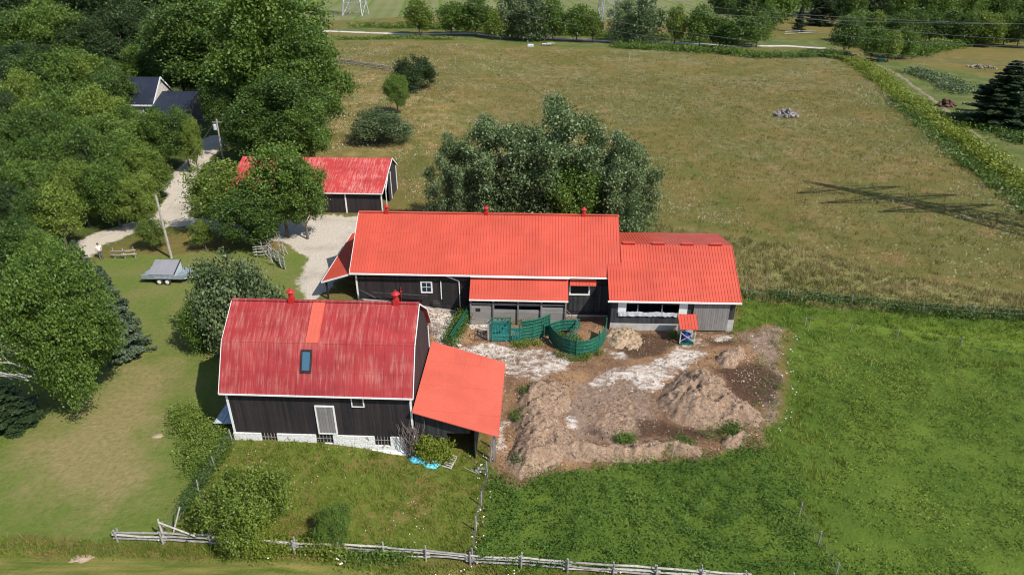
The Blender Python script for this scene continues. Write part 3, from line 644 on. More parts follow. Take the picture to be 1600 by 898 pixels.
MB().box(gx_(.01), gx_(.99), -1.2, -1.15, -1.6, 1.3).build('inner_wall', M['dark'], fs)
for f in (0.0, .24, .50, .745, 1.0): MB().box(gx_(f) - .07, gx_(f) + .07, -2.0, -1.88, -1.7, 1.42).build('post', M['grey'], fs)

# right barn
FR = Frame(8.95, 53.75, -2.0); LR = 11.05
rb = thing('loafing_barn', 'low barn with red metal roof, long dark front opening and grey sliding door', 'barn', FR.o, FR.rz)
E0, EZ, RY, RZ, BY, BZ = -.42, 1.9, 4.97, 5.05, 10.4, 3.95
sl = (RZ - EZ) / (RY - E0); b = MB()
zt = lambda y: EZ + (y - E0) * sl - .1
b.prism_x([(5.0, -1.6), (BY - .3, -1.6), (BY - .3, BZ - .05), (5.0, RZ - .12)], 1.1, LR)
b.box(0, .12, .05, 4.99, -1.6, 2.0); b.box(LR - .12, LR, .2, 4.99, -1.6, 2.0)
b.prism_x([(.0, 2.0), (4.99, 2.0), (4.99, RZ - .12)], LR - .12, LR); b.build('wall', M['blackworn_wingshade'], rb)
o1 = FR.front(979, 475, 0); o2 = FR.front(1060, 490, 0); d1 = FR.front(1084, 480, 0); d2 = FR.front(1134, 517, 0)
b = MB(); b.box(0, d1.x, 0, .08, -.62, o2.z - .0); b.box(0, o1.x - .75, 0, .08, o2.z + .002, 2.05); b.box(o1.x, o2.x, 0, .08, o1.z, 2.05); b.box(o2.x + .75, d1.x, 0, .08, o2.z + .002, 2.05); b.box(d2.x, LR, 0, .08, -.6, 2.05); b.build('front_boards', M['blackworn_wingshade'], rb)
b = MB(); b.box(-.02, d1.x, -.06, .10, -2, -.625); b.box(d2.x - .05, LR + .03, -.10, .3, -2, -.1); b.box(LR - .05, LR + .03, .3, 9.7, -2, -.8); b.build('concrete_base', M['concrete'], rb)
for (a_, c_) in ((o1.x - .74, o1.x), (o2.x, o2.x + .74)): MB().box(a_, c_, -.05, -.002, o2.z + .003, 2.0).build('white_panel', M['white'], rb)
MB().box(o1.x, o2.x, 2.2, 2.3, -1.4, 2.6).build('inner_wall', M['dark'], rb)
b = MB(); rr = random.Random(4)
pts = [(o1.x - .7 + (o2.x + .1 - o1.x + .7) * i / 26) for i in range(27)]
for i in range(26):
    za, zb = o2.z + .18 + rr.uniform(-.06, .06), o2.z - .26 + rr.uniform(-.05, .05); ya = -.07 - rr.uniform(0, .06)
    b.v += [(pts[i], ya, za), (pts[i], ya - rr.uniform(0, .05), zb)]
b.f = [(2 * i, 2 * i + 1, 2 * i + 3, 2 * i + 2) for i in range(25)]; b.build('plastic_sheet', M['plastic'], rb)
b = MB()
for f in (.22, .68): q = o1.x + (o2.x - o1.x) * f; MB().box(q - .05, q + .05, -.02, .06, o2.z + .003, o1.z - .002).build('opening_post', M['grey'], rb)
pass
MB().box(d1.x, d2.x, -.14, -.07, d2.z + .1, 1.75).build('sliding_door', M['grey'], rb)
roof('roof', (-.30, E0, EZ), (LR + .35, E0, EZ), (LR + .35, 3.2, EZ + (3.2 - E0) * sl), (-.30, 3.2, EZ + (3.2 - E0) * sl), nr, rb, .27, .035)
roof('upper_roof', (1.02, 3.202, EZ + (3.202 - E0) * sl), (LR + .35, 3.202, EZ + (3.202 - E0) * sl), (LR + .35, RY, RZ), (1.02, RY, RZ), nr, rb, .27, .035)
roof('rear_roof', (1.02, BY, BZ), (LR + .35, BY, BZ), (LR + .35, RY + .01, RZ), (1.02, RY + .01, RZ), nr, rb, .27, .035)
b = MB(); b.beam((-.4, E0 - .04, EZ - .06), (LR + .35, E0 - .04, EZ - .06), .10, .13); b.build('eavestrough', M['eave'], rb)
b = MB(); b.beam((LR + .37, E0, EZ - .05), (LR + .37, RY, RZ - .05), .04, .14); b.beam((LR + .37, BY, BZ - .05), (LR + .37, RY, RZ - .05), .04, .14); b.build('rake_trim', nr, rb)
for u in (983, 1029, 1074, 1118):
    x = on_slope(FR, u, 381, E0, EZ, RY, RZ).x; v = MB().box(x - .55, x + .55, RY - .10, RY + .2, RZ - .05, RZ + .13)
    v = v.build('ridge_vent', M['ventred'], rb); MB().box(x - .60, x + .60, RY - .15, RY + .26, RZ + .132, RZ + .17).build('vent_cap', nr, v)

# garage
FA = Frame(-35.2, 80.3, -2.3); LA = 19.25
ga = thing('drive_shed', 'long drive shed with streaked red roof, black panels and white posts', 'shed', FA.o, FA.rz)
roof('roof', (-.2, -.35, 2.68), (LA + .15, -.35, 2.68), (LA + .15, 6.7, 5.0), (-.2, 6.7, 5.0), M['garroof'], ga, .62, .03)
roof('rear_roof', (-.2, 9.5, 3.3), (LA + .15, 9.5, 3.3), (LA + .15, 6.72, 5.0), (-.2, 6.72, 5.0), M['garroof'], ga, .62, .03)
b = MB(); b.box(0, LA - .2, .02, .1, -.3, 2.55); b.box(0, LA, 9.1, 9.2, -.3, 3.35); b.box(0, .1, .12, 9.08, -.3, 2.6)
b.prism_x([(.12, 2.6), (9.08, 3.3), (6.7, 4.85), (.12, 2.7)], LA - .12, LA - .02); b.box(LA - .12, LA - .03, 4.2, 9.08, -.3, 3.2); b.build('wall', M['black'], ga)
for u in (500, 541, 597): x = FA.front(u, 320, 0).x; MB().box(x - .08, x + .08, -.08, .015, -.2, 2.6).build('post', M['white'], ga)
b = MB(); b.beam((-.2, -.38, 2.62), (LA + .17, -.38, 2.62), .05, .12); b.beam((LA + .17, -.37, 2.64), (LA + .17, 6.7, 4.96), .05, .16); b.beam((LA + .17, 9.5, 3.26), (LA + .17, 6.7, 4.96), .05, .16)
b.beam((LA + .03, 2.2, 2.2), (LA + .03, 4.6, 4.1), .08, .1); b.box(LA - .02, LA + .06, 2.1, 2.22, -.2, 2.9); b.box(LA - .02, LA + .06, 9.0, 9.14, -.2, 3.3); b.box(LA - .02, LA + .06, 5.4, 5.5, -.2, 3.6); b.build('white_trim', M['white'], ga)

# farmhouse
ry = Gh(220, 120, 8)[1]; hx0 = Gh(170, 120, 8)[0]; hx1 = Gh(249, 120.5, 8)[0]; ey = Gh(232, 164, 4)[1]
FH = Frame(hx0, ey + .4, -2); hw = ry - ey
hs = thing('farmhouse', 'pale farmhouse with dark metal roofs, white trim and pale chimney among trees', 'house', FH.o, FH.rz)
Lh = hx1 - hx0; MB().prism_x([(0, -.5), (2 * hw - .8, -.5), (2 * hw - .8, 4.1), (hw - .4, 7.85), (0, 4.1)], 0.1, Lh - .3).build('wall', M['brick'], hs)
roof('roof', (-.3, -.4, 4), (Lh, -.4, 4), (Lh, hw - .4, 8), (-.3, hw - .4, 8), M['darkroof'], hs, .5, .04)
roof('rear_roof', (-.3, 2 * hw - .4, 4), (Lh, 2 * hw - .4, 4), (Lh, hw - .38, 8), (-.3, hw - .38, 8), M['darkroof'], hs, .5, .04)
b = MB(); b.beam((-.3, -.44, 3.93), (Lh, -.44, 3.93), .08, .25)
b.beam((Lh + .03, -.4, 3.95), (Lh + .03, hw - .4, 7.95), .06, .3); b.beam((Lh + .03, 2 * hw - .4, 3.95), (Lh + .03, hw - .4, 7.95), .06, .3); b.build('white_trim', M['white'], hs)
wl = Gh(312, 141, 5.5)[0] - hx0; wy = Gh(280, 142, 5.6)[1] - ey - .4; wey = Gh(290, 181, 2.9)[1] - ey - .4
MB().prism_x([(wey + .4, -.5), (2 * wy - wey - .4, -.5), (2 * wy - wey - .4, 2.9), (wy, 5.45), (wey + .4, 2.9)], Lh + .1, wl).build('shade_toned_wing_wall', M['blackworn_wingshade'], hs)  # wall coloured dark to stand for tree shade on the wing gable
roof('wing_roof', (Lh + .05, wey, 2.9), (wl + .3, wey, 2.9), (wl + .3, wy, 5.6), (Lh + .05, wy, 5.6), M['darkroof'], hs, .5, .04)
roof('wing_rear_roof', (Lh + .05, 2 * wy - wey, 2.9), (wl + .3, 2 * wy - wey, 2.9), (wl + .3, wy + .02, 5.6), (Lh + .05, wy + .02, 5.6), M['darkroof'], hs, .5, .04)
for px in ((224, 168, 231, 176), (236, 168, 242, 176)): window(FH, px, hs, 0, (0, 1), 'window', .12)
cx = .9; MB().box(cx - .5, cx + .5, hw - 1.0, hw + .1, 4, 9.6).build('chimney', M['white'], hs)
# garden blue tarp sheet / pale lean-to roof west of the gambrel barn
b = MB(); 
for i in range(5): b.box(-1.9 + i * .34, -1.9 + i * .34 + .31, .9, 3.4, .55 + .02 * (i % 2), .60 + .02 * (i % 2))
o = b.build('sheet_stack', M['trailerl']); o.location = FG.o; o.rotation_euler = (0, 0, FG.rz); tag(o, 'pale blue metal sheets raised in the shade west of the gambrel barn', 'metal sheets')

# ------------------------------------------------------------------ trees
LM = dict(deep=leaf_mat('leaf_deep_green', (.026, .058, .010), (.11, .175, .030)), mid=leaf_mat('leaf_mid_green', (.034, .075, .010), (.155, .235, .038)),
          bright=leaf_mat('leaf_bright_green', (.055, .095, .012), (.215, .280, .045)), silver=leaf_mat('leaf_silver_green', (.035, .070, .020), (.215, .28, .125), .18, .42),
          grey=leaf_mat('leaf_grey_green', (.040, .070, .022), (.17, .215, .095), .15), dark=leaf_mat('leaf_dark', (.016, .036, .010), (.065, .105, .030)),
          pine=leaf_mat('needle_dark_green', (.012, .028, .010), (.035, .060, .020), .08), blue=leaf_mat('needle_blue_green', (.034, .058, .030), (.105, .14, .08), .08),
          yellow=leaf_mat('leaf_yellow_green', (.09, .13, .012), (.24, .28, .035)))
def make_template(name, kind, H, Rr, nl, leaf, seed, z0=.18, mat='mid', nlobe=9, cl=70, bark='bark'):
    rng = np.random.default_rng(seed); root = bpy.data.objects.new(name, None); tb = MB(); rr = random.Random(seed)
    cen = []; nor = []; tint = []
    if kind == 'broad':
        zc = H * (z0 + 1) / 2; hz = H * (1 - z0) / 2; lob = [(np.array([0, 0, zc + hz * .62]), Rr * .34), (np.array([0, 0, zc]), Rr * .45)]
        for i in range(nlobe * 2):
            f = (i + .5) / (nlobe * 2); el = -.80 + 1.65 * f; a = i * 2.399 + rng.uniform(-.5, .5); q = Rr * math.sqrt(max(.05, 1 - min(1, abs(el)) ** 2.2)) * rng.uniform(.52, .86)
            lob.append((np.array([math.cos(a) * q, math.sin(a) * q, zc + el * hz * rng.uniform(.62, .86)]), Rr * rng.uniform(.17, .36)))
        sph = 1.0
    elif kind == 'silver':
        lob = []
        for i in range(nlobe + 4):
            a = i * 2.399 + rng.uniform(-.3, .3); q = Rr * (.70 if i % 3 else .25) * rng.uniform(.7, 1.1); top = H * (1 - .42 * (q / Rr) ** 1.3) * rng.uniform(.84, 1.0)
            for k in range(4):
                f = (k + .4) / 4; r_ = Rr * .30 * (1.0 - .62 * f); lob.append((np.array([math.cos(a) * q * (1 + .25 * f), math.sin(a) * q * (1 + .25 * f), H * z0 + (top - H * z0 - r_) * f + r_ * .4]), r_))
    if kind in ('broad', 'silver'):
        ncl = int(nl / cl); k = 0
        while k < ncl:
            li = rng.integers(len(lob)); c, r = lob[li]; d = rng.normal(size=3); d[2] = d[2] * .9 + .25; d /= np.linalg.norm(d)
            p = c + d * r * rng.uniform(.70, 1.18)
            if any(np.linalg.norm(p - c2) < r2 * .58 for c2, r2 in lob): continue
            if p[2] < H * z0 * .6: continue
            rc = leaf * rng.uniform(2.0, 3.4); m = int(cl * rng.uniform(.6, 1.4)); q = rng.normal(size=(m, 3)) * rc * .55 * np.array([1, 1, .75]); q[:, 2] += rc * .15 * rng.random()
            cen.append(p + q); nn = d * .35 + rng.normal(size=(m, 3)) * .85; nn[:, 2] += .40; nor.append(nn)
            tint.append(np.clip(rng.uniform(.0, .70) + ((li * 7919) % 13) / 13 * .36 - .12 + rng.normal(size=m) * .2, 0, 1)); k += 1
        tr = max(.12, H * .018); z1 = H * (z0 + .25); bend = [rng.uniform(-.03, .03) * H for _ in range(2)]
        tb.tube([(0, 0, -.3), (0, 0, H * .06), (bend[0] * .5, bend[1] * .5, z1), (bend[0], bend[1], H * .75)], [tr * 1.35, tr, tr * .75, tr * .2], 8)
        for c, r in lob[::1 if kind == 'broad' else 2]:
            s0 = rr.uniform(.5, .95) * z1; tb.tube([(0, 0, s0), (c[0] * .45, c[1] * .45, s0 + (c[2] - s0) * .6), (c[0], c[1], c[2])], [tr * .5, tr * .34, tr * .1], 5)
        cen = np.concatenate(cen); nor = np.concatenate(nor); tint = np.concatenate(tint); V, F = leaves(cen, nor, leaf * rng.uniform(.7, 1.25, len(cen)), rng)
    else:
        nlev = 26; VV = []; per = nl // (nlev * 9)
        for i in range(nlev):
            f = (i + rng.uniform(0, .6)) / nlev; z = H * (.04 + .94 * f); rad = Rr * (1 - f) ** .85 * rng.uniform(.85, 1.1) + .1; nb = int(9 + 3 * (1 - f))
            for k in range(nb):
                a = rng.uniform(0, 6.28); L = rad * rng.uniform(.75, 1.12); t = rng.random(per) ** .7 * L; w = .30 * (L - t * .8) * .5 + .05
                off = rng.normal(size=per) * w; zz = z - t * .18 + (t / max(L, .1)) ** 2 * .12 * L - np.abs(off) * .25 + rng.normal(size=per) * .06
                cen.append(np.stack([np.cos(a) * t - np.sin(a) * off, np.sin(a) * t + np.cos(a) * off, zz], 1))
                n_ = rng.normal(size=(per, 3)) * .5; n_[:, 2] += 1; n_[:, 0] += math.cos(a) * .5; n_[:, 1] += math.sin(a) * .5; nor.append(n_)
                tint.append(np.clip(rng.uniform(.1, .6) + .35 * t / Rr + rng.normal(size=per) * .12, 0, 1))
        cen = np.concatenate(cen); nor = np.concatenate(nor); tint = np.concatenate(tint)
        V, F = leaves(cen, nor, leaf * rng.uniform(.7, 1.3, len(cen)), rng, .35); tb.tube([(0, 0, -.3), (0, 0, H * .5), (0, 0, H * .97)], [H * .02, H * .012, .02], 7)
    if kind != 'spruce': V[:, 2] *= H / np.percentile(V[:, 2], 99.5); V[:, :2] *= Rr / np.percentile(np.hypot(V[:, 0], V[:, 1]), 96)
    return dict(name=name, H=H, R=Rr, crown=npmesh(name + '_crown', V, F, LM[mat], tint), trunk=tb, bark=bark, mat=mat)
TPL = {}
def tpl(key, *a, **k): TPL[key] = make_template(*a, **k)
tpl('big1', 'broadleaf_tree', 'broad', 20, 7, 52000, .40, 1, .12, 'deep', 14, 80)
tpl('big2', 'broadleaf_tree', 'broad', 20, 7, 48000, .40, 2, .10, 'mid', 12, 60)
tpl('mid1', 'broadleaf_tree', 'broad', 10, 3.5, 22000, .25, 3, .14, 'mid', 9, 60)
tpl('mid2', 'broadleaf_tree', 'broad', 10, 3.5, 20000, .25, 4, .10, 'mid', 11, 45)
tpl('mid3', 'broadleaf_tree', 'broad', 10, 3.2, 9500, .27, 5, .16, 'bright', 12, 40)
tpl('maple', 'maple_tree', 'broad', 12, 5.5, 70000, .24, 6, .05, 'mid', 18, 55)
tpl('sil1', 'silver_poplar', 'silver', 16, 5.0, 52000, .26, 7, .06, 'silver', 11, 45)
tpl('sil2', 'silver_poplar', 'silver', 16, 5.0, 46000, .26, 8, .05, 'silver', 10, 40)
tpl('bush', 'shrub', 'broad', 4, 3.0, 16000, .20, 9, .0, 'grey', 10, 45)
tpl('bush2', 'shrub', 'broad', 4, 2.6, 12000, .20, 10, .0, 'mid', 9, 40)
tpl('far1', 'broadleaf_tree', 'broad', 10, 4, 6500, .50, 11, .03, 'mid', 9, 30)
tpl('far2', 'broadleaf_tree', 'broad', 10, 4, 6000, .52, 12, .03, 'mid', 7, 25)
tpl('farsil', 'willow_tree', 'silver', 14, 5, 9000, .50, 13, .02, 'grey', 9, 30)
tpl('spr', 'spruce_tree', 'spruce', 12, 3.2, 36000, .34, 14, mat='blue')
tpl('sprd', 'spruce_tree', 'spruce', 12, 3.4, 15000, .50, 15, mat='pine')
tpl('sumac', 'sumac_tree', 'broad', 5, 2.8, 20000, .17, 16, .04, 'bright', 9, 45)
TM = {}
for k, t in TPL.items(): 
    me = bpy.data.meshes.new('trunk'); me.from_pydata(t['trunk'].v, [], t['trunk'].f); me.materials.append(M[t['bark']]); TM[k] = me
trr = random.Random(77)
def tree(key, label, u, vtop, y, rpx=None, r=None, mat=None, group=None, cat='tree', x=None, h=None, trunk=True, name=None, rz=None):
    t = TPL[key]
    if x is None: x = hat(u, vtop, y)[0]
    z = float(T(x, y)); hh = h if h else hat(u, vtop, y)[1] - z
    if r is None: d = y * math.cos(TH) + (CAMH - hh / 2) * math.sin(TH); r = rpx * d / FPX
    th = thing(name or t['name'], label, cat, (x, y, z - .05), trr.uniform(0, 6.28) if rz is None else rz, group); s = r / t['R']; th.scale = (s, s * trr.uniform(.92, 1.08), hh / t['H'])
    c = link('foliage' if cat in ('shrub', 'hedge') else 'crown', t['crown'], parent=th)
    if mat and mat != t['mat']: c.material_slots[0].link = 'OBJECT'; c.material_slots[0].material = LM[mat]
    if trunk: link('stem' if cat in ('shrub', 'hedge') else 'trunk', TM[key], parent=th)
    return th
W_ = 'woods round the farmhouse'
# big crowns behind the drive shed
tree('big1', 'tallest maple, its broad crown filling the space right of the farmhouse', 400, -32, 112, 92, group=W_, mat='mid')
tree('big1', 'large rounded tree at the field edge, right end of the woods', 470, 42, 108, 62, group=W_, mat='mid')
tree('big2', 'large dark tree left of the tallest maple behind the house wing', 300, -10, 134, 78, group=W_, mat='deep')
tree('big2', 'mid sized green tree between the utility pole and the drive shed roof', 432, 118, 98, 66, group=W_, mat='deep')
tree('mid2', 'low round tree at the foot of the big maple beside the pole', 385, 172, 97, 42, group=W_, mat='deep')
tree('mid1', 'green tree at right foot of the woods above the drive shed', 468, 160, 95, 44, group=W_, mat='mid')
tree('big2', 'bright topped tree at the top edge left of the tallest maple', 262, 28, 140, 44, group=W_, mat='deep')
tree('mid1', 'shrubby tree in the dark gap behind the farmhouse ridge', 215, 70, 144, 34, group=W_, mat='mid')
for i, (u, v, y, rp, mt) in enumerate([(15, -60, 170, 55, 'dark'), (75, -70, 172, 50, 'dark'), (130, -70, 175, 55, 'dark'), (190, -70, 178, 55, 'dark'), (240, -65, 182, 48, 'pine'), (300, -60, 180, 50, 'dark'),
        (10, 20, 150, 55, 'deep'), (70, 0, 150, 48, 'mid'), (120, 30, 150, 46, 'dark'), (165, 20, 155, 44, 'dark'), (35, 70, 138, 50, 'dark'), (100, 90, 134, 46, 'mid'), (150, 110, 130, 36, 'deep'), (205, 5, 165, 45, 'dark'), (350, -60, 150, 60, 'deep')]):
    tree(('sprd' if mt == 'pine' else ('big1', 'big2')[i % 2]), '%s of the dark tall trees at the top left, counted from the left' % ['first', 'third', 'sixth', 'ninth', 'twelfth', 'fourteenth', 'second', 'fourth', 'seventh', 'eighth', 'fifth back', 'fifth', 'tenth', 'eleventh', 'thirteenth'][i], u, v, y, rp, mat=mt, group='dark trees at the top left')
tree('mid1', 'dark tree shading the right end of the house wing', 334, 125, 107, 30, group=W_, mat='deep')
near = [(196, 168, 100, 28, 'mid', 'leafy tree overlapping the left of the farmhouse roof'), (236, 170, 97, 30, 'mid', 'round green tree under the farmhouse eave'), (275, 168, 96, 26, 'deep', 'dark shrubby tree below the house wing roof'), (292, 186, 95, 16, 'bright', 'small yellow green tree on the verge at the head of the drive'),
        (214, 225, 83, 36, 'bright', 'bright green tree leaning over the gravel drive'), (232, 240, 84, 24, 'mid', 'green tree on the left side of the drive bend'), (205, 272, 74, 32, 'bright', 'light green tree beside the drive behind the leaning pole')]
for i, (u, v, y, rp, mt, lb_) in enumerate(near): tree(('mid1', 'mid2', 'mid3')[i % 3], lb_, u, v, y, rp, mat=mt, group=W_)
fr_ = random.Random(19); ordr = ['first', 'second', 'third', 'fourth', 'fifth', 'sixth']
for j, (y, v, us) in enumerate([(120, 92, (5, 50, 95, 140, 170)), (110, 122, (-15, 28, 70, 115, 155)), (100, 150, (5, 48, 92, 135, 170)), (91, 180, (-20, 25, 68, 112, 158)), (83, 212, (0, 45, 88, 130, 170)), (75.5, 250, (-15, 28, 72, 112, 158)), (68, 292, (-5, 38, 80))]):
    for i, u in enumerate(us):
        tree(('mid1', 'mid2', 'mid3', 'big2')[fr_.choice((0, 1, 1, 2))], '%s tree from left, %s row from the back, in woods left of the drive' % (ordr[i], (ordr + ['seventh'])[j]), u + fr_.uniform(-8, 8), v + fr_.uniform(-16, 12), y + fr_.uniform(-2, 2), fr_.uniform(27, 40) * 8.9 / 8.9, mat=fr_.choice(('deep', 'mid', 'deep', 'bright', 'mid') if i > 0 else ('deep', 'dark')), group='woods left of the drive')
tree('mid2', 'tree at left edge directly behind the big front maple', 15, 345, 57, 50, group=W_, mat='deep')
tree('mid1', 'bushy tree behind the big front maple near the gravel end', 60, 365, 55, 36, group=W_, mat='mid')
dg = 'trees between the drive and the shed'
tree('mid3', 'loose tree standing left in the trio before the drive shed', 332, 254, 72.5, 46, group=dg, mat='bright')
tree('mid3', 'tallest tree of the trio, covering the left of the drive shed roof', 426, 224, 72, 50, group=dg, mat='mid')
tree('mid2', 'tree with branches reaching right over the drive shed front', 462, 246, 71.5, 36, group=dg, mat='mid')
tree('mid2', 'lower tree in front of the trio above the rail fence', 380, 300, 69, 48, group=dg, mat='deep')
tree('mid3', 'small bright bushy tree just left of the leaning pole', 232, 342, 68.5, 22, group=dg, mat='bright')
tree('mid3', 'small light tree right of the leaning pole', 312, 345, 68.5, 20, group=dg, mat='bright')
# front left
tree('maple', 'big spreading maple at the left edge of the lawn', 48, 395, 41.0, 84, mat='mid')
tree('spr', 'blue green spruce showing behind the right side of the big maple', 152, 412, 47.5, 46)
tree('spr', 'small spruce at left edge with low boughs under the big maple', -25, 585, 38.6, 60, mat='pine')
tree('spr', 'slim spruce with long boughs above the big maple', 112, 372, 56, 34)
# silver poplars behind the long barn
sg = 'silver poplars behind the long barn'
tree('sil1', 'middle silver poplar, tallest of the clump behind the long barn', 870, 160, 74, 84, group=sg, mat='silver')
tree('sil2', 'silver poplar left of the middle of the clump', 768, 188, 73.5, 66, group=sg, mat='silver')
tree('sil2', 'silver poplar at the left end of the clump', 708, 214, 73, 44, group=sg, mat='silver')
tree('sil1', 'rounded silver poplar at the right end of the clump', 975, 214, 72, 66, group=sg, mat='silver')
tree('mid2', 'greener low tree at the front of the poplar clump', 905, 262, 70.5, 50, group=sg, mat='mid')
# field shrubs
tree('bush', 'wide low apple tree with pale leaves standing in the meadow', 593, 172, 111.5, 45, mat='grey', name='apple_tree')
tree('mid2', 'small upright green tree between the apple tree and dark bush', 617, 116, 131.7, 20, mat='mid')
tree('bush', 'round dark grey green bush at the end of the rail fence', 645, 88, 154, 32, mat='dark', cat='shrub')
tree('bush', 'big round shrub between the lawn and the gambrel barn', 352, 402, 49.5, 66, mat='grey', cat='shrub')
tree('bush2', 'green shrub at the foot of the big round shrub behind the barn', 306, 470, 48.5, 34, mat='mid', cat='shrub')
tree('sumac', 'spreading sumac growing through the front rail fence', 375, 742, 28.6, 66, mat='bright', rz=.4)
tree('sumac', 'low sumac branch cluster hanging over the front rail fence', 372, 808, 27.6, 44, mat='yellow', rz=2.4)
tree('sumac', 'smaller sumac bush right of the spreading sumac', 518, 796, 28.6, 34, mat='mid', rz=1)
# right edge
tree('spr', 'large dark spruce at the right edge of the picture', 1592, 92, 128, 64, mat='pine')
# hedgerow beyond the road
hx = [(652, 2, 244, 19, 'far1', 'bright'), (703, 6, 243, 20, 'far2', 'mid'), (742, 0, 243, 24, 'far1', 'deep'), (768, 18, 240, 15, 'far2', 'bright'), (800, -14, 243, 24, 'farsil', 'grey'), (838, -12, 241, 24, 'farsil', 'grey'), (865, 0, 240, 18, 'far1', 'mid'),
      (903, 10, 238, 18, 'far2', 'mid'), (928, 20, 237, 13, 'far1', 'bright'), (978, 0, 236, 19, 'farsil', 'silver'), (1012, -8, 234, 24, 'farsil', 'silver'), (1060, 11, 230, 15, 'far2', 'bright'), (1100, 12, 226, 22, 'far1', 'mid'), (1130, 30, 224, 18, 'far2', 'deep'), (1160, 30, 219, 25, 'far1', 'deep'), (1190, 22, 226, 18, 'far2', 'mid')]
on = ['first', 'second', 'third', 'fourth', 'fifth', 'sixth', 'seventh', 'eighth', 'ninth', 'tenth', 'eleventh', 'twelfth', 'thirteenth', 'fourteenth', 'fifteenth', 'sixteenth', 'seventeenth', 'eighteenth', 'nineteenth', 'twentieth', 'twenty-first', 'twenty-second', 'twenty-third', 'twenty-fourth', 'twenty-fifth', 'twenty-sixth', 'twenty-seventh', 'twenty-eighth', 'twenty-ninth', 'thirtieth']
for i, (u, v, y, rp, k, mt) in enumerate(hx): tree(k, '%s tree from the left in the hedgerow beyond the gravel road' % on[i], u, v - 3, y, rp * 1.22, mat=mt, group='hedgerow trees beyond the gravel road')
wr = random.Random(5); wood = []
for i in range(16): wood.append((1165 + i * 30 + wr.uniform(-8, 8), -42 + wr.uniform(-8, 8) + (20 if i < 3 else 0), 318 + wr.uniform(-8, 10), wr.uniform(20, 30), 'far1', wr.choice(['mid', 'deep', 'dark'])))
for i in range(15): wood.append((1290 + i * 24 + wr.uniform(-6, 6), -16 + wr.uniform(-6, 6), 282 + wr.uniform(-8, 8) - i * 1.2, wr.uniform(16, 24), 'sprd' if i % 3 == 0 and i < 12 else 'far2', wr.choice(['deep', 'dark', 'mid'])))
for i in range(13): wood.append((1345 + i * 24 + wr.uniform(-5, 5), 20 + wr.uniform(-8, 6), 236 + wr.uniform(-4, 4) - i * 1.0, wr.uniform(16, 25), 'far1', wr.choice(['mid', 'deep', 'deep', 'bright'])))
wood += [(1330, 24, 215, 24, 'far2', 'deep'), (1372, 42, 200, 20, 'far1', 'mid'), (1398, 48, 199, 18, 'far2', 'bright'), (1422, 44, 204, 22, 'far1', 'mid'), (1220, -30, 268, 30, 'far1', 'mid'), (1172, -24, 270, 28, 'far2', 'deep'), (1255, 8, 262, 12, 'sprd', 'pine'), (1140, -38, 290, 25, 'far2', 'deep'), (1205, 3, 250, 15, 'far1', 'mid')]
wood.sort()
rows = lambda y: 'rear' if y > 300 else ('middle' if y > 255 else 'front'); cnt = {}
for u, v, y, rp, k, mt in wood:
    rw = rows(y); cnt[rw] = cnt.get(rw, 0) + 1
    tree(k, '%s from the left in the %s row of the far right woods' % (on[cnt[rw] - 1], rw), u, v, y, rp, mat=mt if k != 'sprd' else 'pine', group='far right woods', trunk=y < 256)

# low hedges, vines and weed masses: leaf clouds along a line (nobody can count them)
def leafline(name, label, pts, w, h, n, leaf, mat, seed, kind='stuff', cat=None, lean=0):
    rng = np.random.default_rng(seed); P = np.array(pts, float); L = np.hypot(*np.diff(P, axis=0).T); cs = np.concatenate([[0], np.cumsum(L)])
    nc = max(4, n // 40); s = rng.random(nc) * cs[-1]; i = np.clip(np.searchsorted(cs, s) - 1, 0, len(L) - 1); f = ((s - cs[i]) / L[i])[:, None]; c = P[i] * (1 - f) + P[i + 1] * f
    c = c + rng.normal(size=c.shape) * w * .33; hh = h * (.45 + .75 * rng.random(nc)) * (1.25 - .5 * np.abs(vnoise(c[:, 0], c[:, 1], 3.0, seed) - .0))
    ci = rng.integers(0, nc, n); cc = np.concatenate([c[ci], np.zeros((n, 1))], 1); cc[:, :2] += rng.normal(size=(n, 2)) * leaf * 1.8; cc[:, 2] = T(cc[:, 0], cc[:, 1]) + hh[ci] * rng.random(n) ** .6
    nn = rng.normal(size=(n, 3)) * .7; nn[:, 2] += .7; V, F = leaves(cc, nn, leaf * rng.uniform(.6, 1.3, n), rng)
    tt = np.clip(rng.random(nc)[ci] * .8 + rng.normal(size=n) * .15, 0, 1); o = link(name, npmesh(name, V, F, LM[mat] if mat in LM else M[mat], tt)); tag(o, label, cat, None, kind); return o
leafline('vine_hedge', 'yellow green grapevine hedge running along the meadow edge', GP([(1312, 88), (1340, 100), (1380, 130), (1420, 162), (1470, 195), (1520, 235), (1570, 270), (1620, 310)]), 3.4, 1.3, 26000, .42, 'yellow', 1, 'stuff', 'vine hedge')
leafline('brush', 'dark green brush beside the vine hedge', GP([(1400, 160), (1450, 200), (1500, 245), (1560, 290), (1640, 350)]), 2.4, .8, 7000, .40, 'mid', 2, 'stuff', 'brush')
leafline('verge_brush', 'green brush along the far side of the gravel road', GP([(560, 42), (700, 46), (860, 54), (1000, 60), (1090, 66), (1170, 72)]), 4.5, 1.8, 16000, .55, 'bright', 3, 'stuff', 'brush')
leafline('verge_brush', 'green brush between the gravel road and the meadow', GP([(960, 74), (1040, 78), (1120, 82), (1180, 90), (1290, 88), (1320, 92)]), 4.0, 1.6, 15000, .50, 'mid', 4, 'stuff', 'brush')
leafline('verge_brush', 'weedy strip on the near side of the road at left', GP([(530, 62), (640, 60), (700, 62)]), 3.0, .8, 3500, .5, 'bright', 5, 'stuff', 'brush')
leafline('brush', 'grey green brush patch beyond the vine hedge', GP([(1430, 112), (1470, 128), (1500, 145)]), 5.0, 1.2, 6000, .45, 'grey', 6, 'stuff', 'brush')
